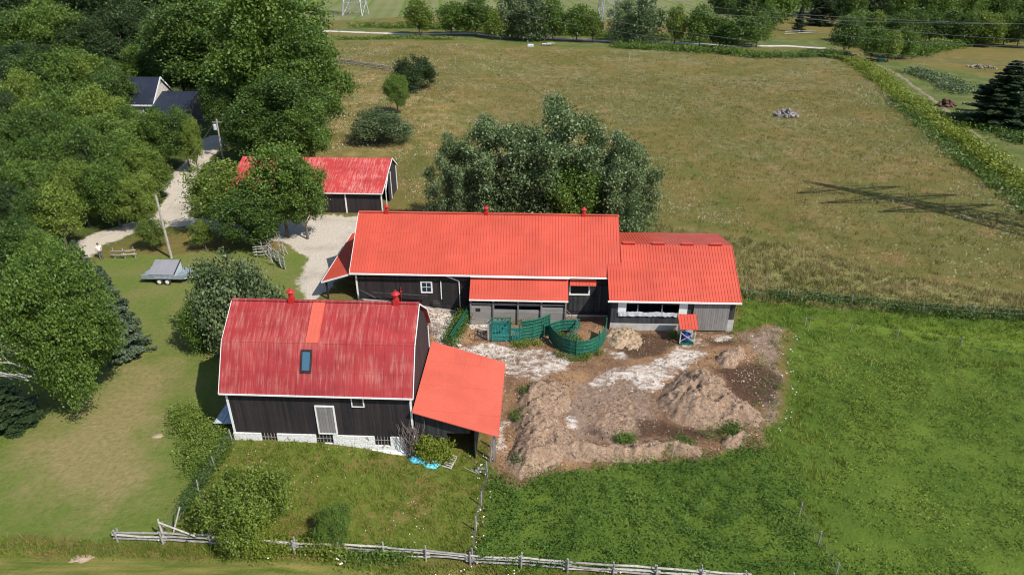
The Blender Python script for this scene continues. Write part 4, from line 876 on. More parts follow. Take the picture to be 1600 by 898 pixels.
leafline('brush', 'dark weeds round the foot of the right spruce', GP([(1505, 185), (1560, 205), (1620, 225)]), 5.0, 1.0, 6000, .45, 'deep', 7, 'stuff', 'brush')
leafline('brush', 'undergrowth at the foot of the far right woods', GP([(1330, 68), (1420, 88), (1500, 70), (1600, 62)]), 6.0, 2.5, 14000, .60, 'mid', 8, 'stuff', 'brush')
leafline('tall_weeds', 'tall dark weeds behind the low barn along the meadow edge', GP([(1160, 462), (1230, 466), (1330, 474), (1440, 486), (1620, 498)]), 1.5, .6, 9000, .2, 'deep', 9, 'stuff', 'weeds')
leafline('weed_mound', 'bushy green weed mound on the lawn beside the gambrel barn', GP([(285, 648), (300, 665), (318, 688), (322, 712), (312, 732), (330, 690)]), 1.5, .75, 22000, .13, 'bright', 10, 'stuff', 'weeds')
leafline('fence_vines', 'green vines climbing the wire fence left of the paddock', GP([(356, 690), (335, 730), (310, 768), (288, 800)]), .4, .85, 7000, .12, 'mid', 11, 'stuff', 'vines')
leafline('fence_vines', 'yellow green vines over the front rail fence', GP([(400, 862), (440, 858), (480, 858), (535, 868)]), .6, 1.0, 5000, .14, 'yellow', 12, 'stuff', 'vines')
leafline('fence_vines', 'green vines low on the front rail fence by the posts', GP([(540, 868), (590, 872), (640, 874)]), .6, .7, 2200, .14, 'mid', 13, 'stuff', 'vines')
leafline('grapevine', 'bright grapevine bush against the lean-to shed wall', [tuple(FG.w(a, b).xy) for a, b in ((12.9, -.45), (13.6, -.5), (14.2, -.5), (14.7, -.4))], .35, 1.5, 6500, .14, 'yellow', 14, 'stuff', 'vines')
leafline('thistles', 'thistles and weeds along the green panel fence', GP([(700, 545), (712, 525), (722, 510), (726, 495)]), .9, 1.1, 6000, .13, 'mid', 15, 'stuff', 'weeds')
leafline('weeds', 'green weeds at the foot of the plank feed shed', GP([(765, 503), (800, 504), (850, 506)]), .7, .7, 4500, .12, 'bright', 16, 'stuff', 'weeds')
for i, (a, lb_) in enumerate([([(800, 537), (812, 540), (845, 538)], 'weeds along the foot of the green chute'), ([(870, 555), (900, 565), (940, 552)], 'grass round the outside of the curved pen'), ([(870, 520), (885, 530), (905, 532)], 'weeds growing inside the curved pen'), ([(1050, 525), (1060, 527)], 'weeds beside the small feeder shelter')]):
    leafline('weeds', lb_, GP(a), .5, .45, 1500, .11, 'bright', 30 + i, 'stuff', 'weeds')
for i, (a, w, lb_) in enumerate([([(812, 655), (825, 650)], .9, 'dark green weed clump on the left of the manure berm'), ([(822, 615), (842, 612)], .6, 'small weeds on top of the manure berm near the lean-to'), ([(812, 722), (828, 728)], .7, 'weed clump at the lower left end of the manure berm'), ([(1110, 680), (1140, 665), (1150, 690)], 1.2, 'tall weeds at the right end of the manure berm'), ([(970, 690), (985, 687)], .4, 'tiny weeds behind the lower manure berm'), ([(1050, 700), (1080, 695)], .6, 'weeds on the berm at the lower right')]):
    leafline('weed_clump', lb_, GP(a), w * 1.35, .55, 1800, .12, 'mid', 50 + i, 'stuff', 'weeds')
# dead vine on the barn corner
rng = np.random.default_rng(3); b = MB(); rr = random.Random(9)
for i in range(46):
    x = 12.15 + rr.uniform(-.35, .45); y = -.12 - rr.uniform(0, .3); z = -.9; pts = []
    for k in range(7): pts.append((x, y, z)); x += rr.uniform(-.22, .22); y = min(-.08, y + rr.uniform(-.1, .1)); z += rr.uniform(.3, .62)
    b.tube(pts, [.022] * 6 + [.008], 4, False)
o = b.build('dead_vine', M['deadvine']); o.location = FG.o; o.rotation_euler = (0, 0, FG.rz); tag(o, 'dry brown vine climbing the front right corner of the gambrel barn', 'vine')

# ------------------------------------------------------------------ grasses, weeds and flowers as real blades
GC = {'meadow': leafset('meadow_grass', [(.060, .082, .016), (.105, .122, .028), (.155, .130, .038), (.215, .155, .058), (.29, .225, .10)]),
      'edge': leafset('dry_tall_grass', [(.09, .12, .03), (.17, .17, .05), (.30, .24, .10), (.42, .34, .17)]),
      'pad': leafset('paddock_grass', [(.055, .095, .012), (.12, .17, .02), (.18, .21, .035), (.30, .21, .085)]),
      'weed': leafset('weed_leaf', [(.028, .070, .012), (.050, .105, .016), (.080, .150, .024), (.120, .195, .034), (.18, .24, .05)], .25),
      'weedl': leafset('light_weed_leaf', [(.060, .105, .012), (.115, .170, .020), (.175, .225, .032), (.25, .265, .06)], .25)}
def pts_in(poly, dens, rng, cond=None):
    xs = [p[0] for p in poly]; ys = [p[1] for p in poly]; a = (max(xs) - min(xs)) * (max(ys) - min(ys)); n = int(a * dens)
    x = rng.uniform(min(xs), max(xs), n); y = rng.uniform(min(ys), max(ys), n); ok = inpoly(x, y, poly)
    if cond is not None: ok &= cond(x, y)
    return x[ok], y[ok]
def tufts(name, label, x, y, mat, nb, h, w, spread, seed, tintf=None, lean=.35):
    rng = np.random.default_rng(seed); n = len(x); X_ = np.repeat(x, nb) + rng.normal(size=n * nb) * spread; Y_ = np.repeat(y, nb) + rng.normal(size=n * nb) * spread
    hh = h * np.repeat(rng.uniform(.6, 1.35, n), nb) * rng.uniform(.6, 1.2, n * nb); a = rng.uniform(0, 6.28, n * nb); lx_ = rng.normal(size=n * nb) * lean * hh; ly_ = rng.normal(size=n * nb) * lean * hh
    z = T(X_, Y_) - .02; ca, sa = np.cos(a) * w / 2, np.sin(a) * w / 2
    V = np.stack([np.stack([X_ - ca, Y_ - sa, z], 1), np.stack([X_ + ca, Y_ + sa, z], 1), np.stack([X_ + lx_, Y_ + ly_, z + hh], 1)], 1).reshape(-1, 3)
    t = tintf(x, y) if tintf else rng.random(n); tt = np.clip(np.repeat(t, nb) + rng.normal(size=n * nb) * .14, 0, 1)
    o = link(name, npmesh(name, V, np.arange(3 * n * nb).reshape(-1, 3), GC[mat], tt)); return tag(o, label, None, None, 'stuff')
def weedmass(name, label, x, y, mat, nb, h, leaf, spread, seed, tintf):
    rng = np.random.default_rng(seed); n = len(x); hh = np.repeat(h * rng.uniform(.5, 1.3, n) * (.15 + 1.5 * fbm(x, y, 1.3, seed)), nb)
    u = rng.random(n * nb); X_ = np.repeat(x, nb) + rng.normal(size=n * nb) * spread; Y_ = np.repeat(y, nb) + rng.normal(size=n * nb) * spread
    c = np.stack([X_, Y_, T(X_, Y_) + hh * u ** .6], 1); nn = rng.normal(size=(n * nb, 3)) * .6; nn[:, 2] += .8
    V, F = leaves(c, nn, leaf * rng.uniform(.6, 1.3, n * nb), rng, .5); tt = np.clip(np.repeat(tintf(x, y), nb) + rng.normal(size=n * nb) * .13, 0, 1)
    return tag(link(name, npmesh(name, V, F, GC[mat], tt)), label, None, None, 'stuff')
rng = np.random.default_rng(11)
inv = lambda x, y: ~(inpoly(x, y, P_['dirt']))
x, y = pts_in(P_['weeds'], 6.5, rng, lambda x, y: (~inpoly(x, y, P_['dirt'])) & (y > 22) & (x < 48) & (y < 62))
darkz = GP([(760, 745), (900, 735), (1100, 722), (1200, 700), (1260, 760), (1255, 800), (1300, 900), (1100, 905), (740, 880)])
sdk = sdf(x + 2 * (vnoise(x, y, 3, 4) - .5), y, darkz)
k = sdk > -.2
weedmass('field_weeds', 'tall dark green weeds below the manure berm', x[k], y[k], 'weed', 16, .90, .15, .20, 61, lambda x, y: -.30 + .85 * fbm(x, y, 2.6, 3) + .55 * fbm(x, y, 7, 4))
sb = sdf(x, y, GP([(1220, 560), (1300, 545), (1420, 560), (1620, 590), (1800, 950), (1330, 900), (1290, 780), (1330, 700)]))
k2 = (~k) & (sb + 3 * (vnoise(x, y, 2.5, 8) - .5) > 0); k3 = (~k) & ~k2 & (rng.random(len(x)) < .55)
k2 &= (fbm(x, y, 5, 15) + .3 * rng.random(len(x))) > .50
weedmass('pasture_weeds', 'leafy green weeds of the right hand pasture', x[k2], y[k2], 'weedl', 11, .62, .15, .2, 62, lambda x, y: -.25 + .7 * fbm(x, y, 1.8, 13) + .9 * fbm(x, y, 8, 14))
tufts('pasture_grass', 'short bright grass of the right hand pasture', x[k3], y[k3], 'weedl', 12, .34, .06, .22, 63, lambda x, y: -.15 + .6 * fbm(x, y, 2.0, 23) + .85 * fbm(x, y * 2, 8, 24))
x, y = pts_in(P_['paddock'], 14, rng); tufts('paddock_grass', 'rough grass of the small front paddock', x, y, 'pad', 9, .22, .05, .14, 64, lambda x, y: .1 + .85 * fbm(x, y, 1.5, 33))
x, y = pts_in(P_['meadowedge'], 5.5, rng); tufts('tall_dry_grass', 'tall pale dry grass behind the low barn', x, y, 'edge', 12, .52, .06, .2, 65, lambda x, y: -.05 + 1.15 * fbm(x, y, 2.2, 43))
mead = GP([(540, 68), (1040, 82), (1300, 92), (1420, 170), (1560, 280), (1640, 340), (1640, 480), (1440, 440), (1230, 380), (1050, 345), (640, 345), (610, 240), (480, 240), (525, 160)])
x, y = pts_in(mead, 1.6, rng, lambda x, y: (y < 175) | (vnoise(x, y, .5, 2) > .5))
tufts('meadow_grass', 'long olive and tan grass of the wide meadow', x, y, 'meadow', 7, .36, .06, .3, 66, lambda x, y: .02 + .55 * fbm(x, y, 9, 53) + .4 * fbm(x, y, 2.5, 54))
strip = GP([(-100, 842), (200, 845), (500, 862), (800, 888), (1150, 905), (1300, 925), (1300, 945), (900, 920), (450, 880), (-100, 868)])
x, y = pts_in(strip, 16, rng); tufts('fence_line_grass', 'unmown grass along the front rail fence', x, y, 'pad', 9, .32, .05, .15, 67, lambda x, y: .1 + .7 * fbm(x, y, 1.2, 63))
M['flower'] = plain('white_flower', (.80, .80, .70), .8, .15)
def flowers(name, label, x, y, hmin, hmax, smin, smax, seed):
    rng = np.random.default_rng(seed); n = len(x); c = np.stack([x, y, T(x, y) + rng.uniform(hmin, hmax, n)], 1); nn = rng.normal(size=(n, 3)) * .35; nn[:, 2] += 1; nn[:, 1] -= .5
    V, F = leaves(c, nn, rng.uniform(smin, smax, n), rng, .9); return tag(link(name, npmesh(name, V, F, M['flower'])), label, None, None, 'stuff')
x, y = pts_in(mead, 3.0, rng, lambda x, y: (fbm(x, y, 8, 71) * .6 + fbm(x, y, 2, 75) * .4 + .2 * np.random.default_rng(5).random(len(x)) > .60)); flowers('meadow_flowers', 'white wild carrot flowers scattered through the meadow', x, y, .4, .8, .05, .12, 1)
x, y = pts_in(strip, 5, rng, lambda x, y: fbm(x, y, 2.0, 81) > .62); flowers('daisies', 'white daisies along the front rail fence', x, y, .25, .5, .07, .13, 2)
x, y = pts_in(P_['paddock'], 1.2, rng, lambda x, y: fbm(x, y, 3.0, 82) > .50); flowers('paddock_daisies', 'small white flowers in the front paddock', x, y, .15, .35, .04, .07, 3)
x, y = pts_in(GP([(735, 720), (775, 700), (765, 800), (750, 880), (735, 870), (745, 780)]), 4, rng); flowers('daisies', 'white flowers beside the wire fence right of the paddock', x, y, .3, .8, .05, .10, 4)

GC['clod'] = leafset('straw_and_clods', [(.05, .03, .02), (.16, .10, .065), (.29, .19, .115), (.46, .335, .22), (.56, .44, .31)], .0)
x, y = pts_in(P_['dirt'], 26, rng); rg = np.random.default_rng(6); n_ = len(x); c = np.stack([x, y, T(x, y) + .03 + .25 * (fbm(x, y, 1.3, 8) - .5) + rg.uniform(0, .07, n_)], 1); nn = rg.normal(size=(n_, 3)) * .6; nn[:, 2] += .8
V, F = leaves(c, nn, rg.uniform(.05, .19, n_), rg, .45); tag(link('straw_litter', npmesh('straw_litter', V, F, GC['clod'], np.clip(fbm(x, y, 2.0, 91) * 1.3 - .25 + rg.normal(size=n_) * .22, 0, 1))), 'straw and manure litter trodden over the yard', None, None, 'stuff')
x, y = pts_in(P_['lawn'], 16, rng, lambda x, y: (y < 62) & (x > -50)); wn_ = P_['worn']
tufts('lawn_grass', 'short rough grass of the lawn', x, y, 'pad', 4, .08, .03, .12, 68, lambda x, y: .22 + .45 * fbm(x, y, 3.0, 73) + .5 * (sdf(x, y, wn_) > -.5 + 2 * fbm(x, y, 1.5, 74)))

V = np.concatenate([a for a, _ in HEAPLITTER]); tag(link('heap_litter', npmesh('heap_litter', V, np.arange(len(V)).reshape(-1, 4), GC['clod'], np.concatenate([b for _, b in HEAPLITTER]))), 'strawy manure crumbs covering the heaps', None, None, 'stuff')

x, y = pts_in(P_['dirt'], 7, np.random.default_rng(21)); sd_ = sdf(x, y, P_['dirt']); k = (sd_ < .3 + 2.8 * fbm(x, y, 1.5, 77) ** 1.5 * 1.4) & (x > 1) & (fbm(x, y, .9, 78) > .48) & ((y < 40) | (x > 16))
weedmass('yard_edge_weeds', 'ragged weeds creeping over the outer edge of the yard', x[k], y[k], 'weedl', 12, .35, .12, .2, 79, lambda x, y: .6 * fbm(x, y, 1.8, 13))

# ------------------------------------------------------------------ fences
def gz(x, y): return float(T(x, y))
def V3(p, h=0.0): return Vector((p[0], p[1], gz(p[0], p[1]) + h))
def rail_fence(name, label, posts, hpost, rails, m='wood', twin=True, seed=1, cat='fence', rr_=.055, group=None):
    rr = random.Random(seed); o = V3(posts[0]); t = thing(name, label, cat, o, 0, group)
    for i, p in enumerate(posts):
        b = MB(); q = V3(p) - o
        for s in ((-.11, .11) if twin else (0,)):
            dx = rr.uniform(-.05, .05); b.tube([q + Vector((0, s, -.2)), q + Vector((dx, s + rr.uniform(-.04, .04), hpost * rr.uniform(.85, 1.1)))], [.065, .05], 7)
        b.build('post', M[m], t)
    for i in range(len(posts) - 1):
        for k, h in enumerate(rails):
            a = V3(posts[i]) - o; c = V3(posts[i + 1]) - o; d = (c - a).normalized(); a = a - d * .25; c = c + d * .25
            off = Vector((0, (.0 if twin else -.1) + (.03 if i % 2 else -.03), 0)); mid_ = a.lerp(c, .5) + Vector((0, rr.uniform(-.05, .05), rr.uniform(-.08, .04)))
            h1, h2, h3 = h + rr.uniform(-.07, .07), h + rr.uniform(-.05, .05), h + rr.uniform(-.07, .07)
            MB().tube([a + off + Vector((0, 0, h1)), mid_ + off + Vector((0, 0, h2)), c + off + Vector((0, 0, h3))], [rr_ * rr.uniform(.7, 1.2), rr_ * rr.uniform(.9, 1.3), rr_ * rr.uniform(.7, 1.2)], 6).build('rail', M['woodlt' if rr.random() < .4 else m], t)
    return t
fp = GP([(186, 844), (257, 847), (331, 850), (404, 857), (462, 862), (530, 864), (600, 868), (666, 873), (735, 880), (814, 885), (886, 891), (957, 897), (1024, 901), (1093, 906), (1164, 911), (1235, 918)])
rail_fence('rail_fence', 'long weathered split rail fence across the bottom of the picture', fp, 1.0, (.22, .48, .74), seed=3)
def wire_fence(name, label, pts, hp=1.3, step=2.6, rows=6, seed=2, vert=.35, pw=.05, tops=None, wm='wire', group=None):
    rr = random.Random(seed); o = V3(pts[0]); t = thing(name, label, 'fence', o, 0, group); P = [Vector((*p[:2], 0)) for p in pts]; posts = []
    for i in range(len(P) - 1):
        n = max(1, round((P[i + 1] - P[i]).length / step))
        for j in range(n): posts.append(P[i].lerp(P[i + 1], j / n))
    posts.append(P[-1])
    for p in posts: q = V3(p) - o; MB().tube([q - Vector((0, 0, .2)), q + Vector((rr.uniform(-.08, .08), rr.uniform(-.05, .05), hp * rr.uniform(.9, 1.1)))], [pw, pw * .85], 6).build('post', M['wood'], t)
    b = MB()
    for i in range(len(posts) - 1):
        a, c = V3(posts[i]) - o, V3(posts[i + 1]) - o; L = (c - a).length
        for k in range(rows): h = Vector((0, 0, .1 + (hp - .2) * k / (rows - 1))); b.tube([a + h, c + h], .0045, 3, False)
        if vert:
            for j in range(int(L / vert)): q = a.lerp(c, j * vert / L); b.tube([q + Vector((0, 0, .1)), q + Vector((0, 0, hp - .1))], .0035, 3, False)
    b.build('wire_mesh', M[wm], t); return t
wire_fence('wire_fence', 'woven wire fence running down from the gambrel barn left corner', GP([(364, 692), (338, 735), (312, 775), (262, 838)]), 1.25, seed=4)
wire_fence('wire_fence', 'woven wire fence with grey posts right of the small paddock', GP([(770, 700), (762, 745), (752, 790), (744, 830), (738, 878)]), 1.25, 1.9, seed=5, pw=.06)
wire_fence('wire_fence', 'wire fence with leaning posts in the lower right pasture', GP([(1248, 805), (1278, 850), (1305, 900), (1330, 940)]), 1.1, 2.3, rows=4, vert=0, seed=6)
wire_fence('wire_fence', 'thin post and wire fence along the tall dark weeds behind the low barn', GP([(1165, 464), (1230, 468), (1330, 477), (1440, 488), (1600, 500)]), 1.2, 4.2, rows=3, vert=0, seed=7)
wire_fence('wire_fence', 'thin wire fence line through the right pasture by the grass track', GP([(1258, 508), (1400, 528), (1500, 540), (1620, 556)]), .9, 5.0, rows=2, vert=0, seed=8)
# brace poles by the corner of the front fence
b = MB(); p = V3(GP([(258, 846)])[0]); q = V3(GP([(300, 850)])[0])
b.tube([p, p + Vector((0, 0, 1.75))], [.06, .05], 7); b.tube([p + Vector((0, -.05, 1.6)), q + Vector((.4, -.1, .75))], [.05, .05], 7); o = b.build('fence_brace', M['woodlt']); tag(o, 'pale wooden corner post with a slanted brace pole on the front fence', 'fence brace')
b = MB(); p = V3(GP([(270, 835)])[0]); b.tube([p, p + Vector((.55, .5, 1.65))], [.05, .045], 7); tag(b.build('fence_post', M['woodlt']), 'tall pale post leaning right at the end of the left wire fence', 'post')
rail_fence('rail_fence', 'old zigzag rail fence at the far left of the meadow by the dark bush', GP([(528, 98), (540, 100), (552, 102), (564, 104), (576, 106), (588, 108), (600, 110), (612, 112)]), 1.9, (.3, .7, 1.1), seed=9, rr_=.10)
rail_fence('rail_fence', 'grey board rail fence beside the gravel yard in front of the drive shed', GP([(402, 402), (420, 400), (436, 410), (446, 420)]), 1.3, (.3, .65, 1.0, 1.3), twin=False, seed=10)
rail_fence('rail_fence', 'rustic rail fence with leaning rails beside the person', GP([(180, 404), (196, 404), (212, 403)]), 1.3, (.5, .95), twin=False, seed=12)
rail_fence('rail_fence', 'pale rail gate section far beyond the end of the meadow', GP([(1226, 55), (1248, 54), (1272, 53)]), 1.4, (.5, 1.1), twin=False, seed=13, rr_=.09)
b = MB(); rr = random.Random(31)
for i in range(9):
    p = V3(GP([(425 + rr.uniform(-12, 25), 400 + rr.uniform(-4, 24))])[0]); a = rr.uniform(1.3, 2.3); pts = [p]
    for k in range(4): pts.append(pts[-1] + Vector((math.cos(a) * rr.uniform(.1, .5), rr.uniform(-.3, .3), rr.uniform(.4, .8))))
    b.tube(pts, [.05, .045, .035, .025, .012], 5, False)
    for k in range(5): q = pts[rr.randint(1, 3)]; b.tube([q, q + Vector((rr.uniform(-.8, .8), rr.uniform(-.4, .4), rr.uniform(.2, .7)))], [.022, .006], 4, False)
tag(b.build('dead_bush', M['palebark']), 'bare grey dead bush beside the gravel yard rail fence', 'dead bush')

# ------------------------------------------------------------------ poles, towers and wires
def upole(label, u, v, ut, vt, cross):
    p = V3(GP([(u, v)])[0]); tx_, tz_ = hat(ut, vt, p.y); t = thing('utility_pole', label, 'utility pole', p); top = Vector((tx_ - p.x, 0, tz_ - p.z))
    MB().tube([(0, 0, -.3), top], [.15, .11], 10).build('shaft', M['pole'], t)
    if cross:
        MB().box(top.x - .7, top.x + .7, -.06, .06, top.z - .55, top.z - .43).build('crossarm', M['wood'], t)
        MB().lathe([(.05, 0), (.26, .03), (.27, .75), (.2, .85), (.05, .9)], 12, (top.x - .35, -.28, top.z - 1.6)).build('transformer', M['trailerl'], t)
    return p + top
pa = upole('leaning pale wooden pole standing behind the trailer', 268, 403, 243, 305, False)
pb = upole('utility pole with transformer beside the gravel drive', 348, 247, 338, 186, True)
def cable(name, label, a, c, sag, r=.012, n=18, group=None):
    a = Vector(a); c = Vector(c); pts = []
    for i in range(n + 1): f = i / n; p = a.lerp(c, f); p.z -= sag * 4 * f * (1 - f); pts.append(p)
    return tag(MB().tube(pts, r, 4, False).build(name, M['wire']), label, 'wire', group)
cable('service_wire', 'thin wire strung from the leaning pole to the transformer pole', pa, pb, .5)
cable('service_wire', 'thin wire running left from the transformer pole towards the house', pb, FH.w(wl * .9, wey, 3.0), .4)
def lattice(H=44.0):
    b = MB(); hb, ht = 4.2, .8; zt_ = H * .62
    def c(s, t, z): h = hb + (1.05 - hb) * min(1, z / zt_); h = h if z < zt_ else 1.05 + (.25 - 1.05) * (z - zt_) / (H - zt_); return Vector((s * h, t * h, z))
    for s in (-1, 1):
        for t in (-1, 1): b.tube([c(s, t, -.3), c(s, t, zt_), c(s, t, H)], [.26, .20, .12], 4)
    lv = [0, 5, 10, 14.5, 18.5, 22, 25, zt_, 30, 33, 36, 39, 42]
    for i in range(len(lv) - 1):
        for (p, q) in (((-1, -1), (1, -1)), ((1, -1), (1, 1)), ((1, 1), (-1, 1)), ((-1, 1), (-1, -1))):
            b.tube([c(*p, lv[i]), c(*q, lv[i + 1])], .12, 3, False); b.tube([c(*q, lv[i]), c(*p, lv[i + 1])], .12, 3, False); b.tube([c(*p, lv[i + 1]), c(*q, lv[i + 1])], .10, 3, False)
    return b
def arm(z, L):
    b = MB()
    for s in (-1, 1):
        for yy in (-.9, .9): b.tube([(s * .9, yy, z), (s * L, 0, z + .6)], .14, 4, False); b.tube([(s * .7, yy, z + 1.8), (s * L, 0, z + .6)], .12, 4, False)
        b.tube([(s * L, 0, z + .6), (s * L, 0, z - 1.2)], .09, 6)
        for k in range(4): f = (k + 1) / 5; x_ = s * (.9 + (L - .9) * f); b.tube([(x_, -.9 * (1 - f), z + .6 * f), (x_, .9 * (1 - f), z + .6 * f)], .09, 3, False); b.tube([(x_, 0, z + .6 * f), (x_ - s * .5, 0, z + 1.8 - 1.2 * f)], .09, 3, False)
    return b
ARMS = ((25, 8.5), (31, 10.5), (37, 8.0))
tw = thing('transmission_tower', 'steel lattice tower feet standing in the striped field at the upper left', 'transmission tower')
lattice().build('lattice_frame', M['steel'], tw)
for z, L in ARMS: arm(z, L).build('crossarm', M['steel'], tw)
tB = Vector((*GP([(556, 24)])[0], 0)); tC = Vector((*GP([(951, 34)])[0], 0)); tA = Vector((74.0, 69.0, -1.3)); tD = Vector((128.0, 50.0, -1.3))
ang = math.atan2(tA.y - tC.y, tA.x - tC.x) + math.pi / 2
tw.location = tB + Vector((0, 0, gz(tB.x, tB.y))); tw.rotation_euler = (0, 0, ang - .3)
twC = dup(tw, tC + Vector((0, 0, gz(tC.x, tC.y))), ang, label='steel lattice tower standing in a gap of the hedgerow beyond the road')
twA = dup(tw, tA, ang, (1, 1, 1), label='lattice tower just outside the right edge casting its shadow on the meadow')
twD = dup(tw, tD, ang - .3, (1, 1, 1), label='second lattice tower well outside the right edge of the picture')
k_ = 0
for (f, t, aa, sag) in ((tC, tA, ang, 9), (tB, tD, ang - .3, 13)):
    ax_ = Vector((math.cos(aa), math.sin(aa), 0))
    for z, L in ARMS:
        for s in (-1, 1):
            k_ += 1
            cable('power_line', 'overhead power line crossing the upper right, %s of twelve from the nearest tower arm' % on[k_ - 1], f + ax_ * s * L + Vector((0, 0, z - 1.2)), t + ax_ * s * L + Vector((0, 0, z - 1.2 - 1.3)), sag, .026, 30, 'overhead power lines')

# ------------------------------------------------------------------ trailer
p = GP([(266, 437)])[0]; tl = thing('utility_trailer', 'blue grey tandem axle trailer with a sloping grey topped box on the lawn', 'trailer', V3(p), R(-2))
b = MB(); b.box(-2.3, 1.9, -.95, .95, .62, .70); b.box(-2.3, 1.9, -.98, -.92, .55, .95); b.box(-2.3, 1.9, .92, .98, .55, .95); b.box(-2.34, -2.3, -.95, .95, .5, .8); b.build('bed', M['trailer'], tl)
b = MB(); b.box(-2.2, 2.0, -.7, -.6, .48, .60); b.box(-2.2, 2.0, .6, .7, .48, .6); b.beam((1.95, -.6, .55), (3.15, 0, .5), .09); b.beam((1.95, .6, .55), (3.15, 0, .5), .09); b.box(3.1, 3.35, -.07, .07, .45, .58); b.build('drawbar', M['trailerl'], tl)
MB().hexa([(1.3, -.93, .71), (2.2, -.6, .71), (2.2, .6, .71), (1.3, .93, .71), (1.3, -.93, 1.0), (2.2, -.6, .86), (2.2, .6, .86), (1.3, .93, 1.0)]).build('nose_box', M['trailer'], tl)
b = MB(); b.v = [(-1.5, -.88, .71), (1.0, -.88, .71), (1.0, .88, .71), (-1.5, .88, .71), (-1.5, -.88, 1.0), (1.0, -.88, 1.0), (1.0, .88, 1.75), (-1.5, .88, 1.75)]; b.f = [(0, 3, 2, 1), (4, 5, 6, 7), (0, 1, 5, 4), (1, 2, 6, 5), (2, 3, 7, 6), (3, 0, 4, 7)]; b.build('box', M['trailerl'], tl)
roof('box_lid', (-1.56, -.93, 1.01), (1.02, -.93, 1.01), (1.02, .92, 1.80), (-1.56, .92, 1.80), M['greyroof'], tl, .4, .02, .04)
MB().beam((1.05, -.9, 1.06), (1.05, .92, 1.85), .08, .08).build('lid_edge', M['black'], tl)
for x in (-.45, .35):
    for s in (-1, 1):
        w = MB(); c = (x, s * 1.08, .33); prof = [(.2, -.09), (.31, -.10), (.33, -.06), (.33, .06), (.31, .10), (.2, .09)]
        w = MB().lathe(prof, 18).build('tyre', M['rubber']); w.name = 'wheel'; w.parent = tl; w.location = c; w.rotation_euler = (R(90), 0, 0)
        rmm = MB().lathe([(.05, -.095), (.2, -.092), (.2, .092), (.05, .095)], 14).build('rim', M['rim'], w)
    MB().box(x - .36, x + .36, -1.2, -.99, .70, .74).build('mudguard', M['trailer'], tl)

# ------------------------------------------------------------------ cattle handling yard
def panel_sheet(b, a, c, z0, z1, ribs=3, th=.05):
    a = Vector(a); c = Vector(c); d = (c - a); L = d.length; n = Vector((-d.y, d.x, 0)).normalized() * th / 2
    up = Vector((0, 0, 1)); b.hexa([a - n + up * z0, c - n + up * z0, c + n + up * z0, a + n + up * z0, a - n + up * z1, c - n + up * z1, c + n + up * z1, a + n + up * z1])
    for k in range(ribs + 1):
        z = z0 + (z1 - z0) * k / ribs; b.tube([a + up * z, c + up * z], .045, 6)
ctr0 = GP([(858, 530), (866, 541), (880, 551), (900, 557), (920, 555), (935, 547), (944, 535), (946, 526)])
ctr = [ctr0[0]]
for i in range(len(ctr0) - 1):
    p0, p1, p2, p3 = (Vector(ctr0[max(0, min(len(ctr0) - 1, j))]) for j in (i - 1, i, i + 1, i + 2))
    for t_ in (.5, 1.0): q_ = .5 * ((2 * p1) + (p2 - p0) * t_ + (2 * p0 - 5 * p1 + 4 * p2 - p3) * t_ ** 2 + (3 * p1 - p0 - 3 * p2 + p3) * t_ ** 3); ctr.append(tuple(q_))
o = V3(ctr[6]); pen = thing('round_pen', 'dark green curved cattle sweep pen with sheeted sides', 'cattle pen', o)
for i in range(len(ctr) - 1):
    b = MB(); a, c = V3(ctr[i]) - o, V3(ctr[i + 1]) - o; panel_sheet(b, a, c, .12, 1.55, 4, .03); b.build('curved_panel', M['green'], pen)
for i in (0, 6, 10, 14): a = V3(ctr[i]) - o; MB().tube([a, a + Vector((0, 0, 1.95))], .06, 8).build('post', M['green'], pen)
b = MB(); bk = GP([(858, 528), (875, 523), (905, 521)]); 
for i in range(2): panel_sheet(b, V3(bk[i]) - o, V3(bk[i + 1]) - o, .5, 1.5, 3, .03)
b.build('back_panel', M['green'], pen)
b = MB(); g0 = V3(GP([(884, 548)])[0]) - o; g1 = V3(GP([(903, 524)])[0]) - o; up = Vector((0, 0, 1))
for z in (.4, .8, 1.2, 1.5): b.tube([g0 + up * z, g1 + up * z], .035, 6)
b.tube([g0 + up * .3, g1 + up * 1.5], .035, 6); b.build('sweep_gate', M['green'], pen)
al = GP([(812, 534), (832, 531), (846, 527), (857, 522)]); o = V3(al[0]); ch = thing('cattle_alley', 'green ribbed cattle alley panels leading to the curved pen', 'cattle alley', o)
for i in range(3): b = MB(); panel_sheet(b, V3(al[i]) - o, V3(al[i + 1]) - o, .15, 1.45, 4, .03); b.build('alley_panel', M['green'], ch)
for p in al: a = V3(p) - o; MB().tube([a, a + up * 1.7], .05, 8).build('post', M['green'], ch)
al2 = [(p[0] + .2, p[1] + 1.2) for p in al]
b = MB()
for i in range(3): panel_sheet(b, V3(al2[i]) - o, V3(al2[i + 1]) - o, .15, 1.4, 4, .03)
b.build('rear_panel', M['green'], ch)
q = GP([(768, 534), (798, 535)]); o = V3(q[0]); L = q[1][0] - q[0][0]; sq = thing('squeeze_chute', 'teal green cattle squeeze chute at the left end of the alley', 'cattle chute', o)
b = MB()
for k in range(7): b.box(.1 + k * (L - .2) / 6 - .05, .1 + k * (L - .2) / 6 + .05, -.04, .02, .9, 1.6)
b.box(.05, L - .05, -.03, .03, .12, .5); b.box(.05, L - .05, -.05, .03, .56, .85); b.build('side_panel', M['teal'], sq)
b = MB(); b.box(.0, L, .9, .95, .1, 1.6); b.build('rear_side_panel', M['teal'], sq)
b = MB()
for x in (0, L):
    for y in (-.05, .92): b.box(x - .05, x + .05, y - .05, y + .05, 0, 2.0)
    b.box(x - .045, x + .045, .01, .86, 1.85, 1.95)
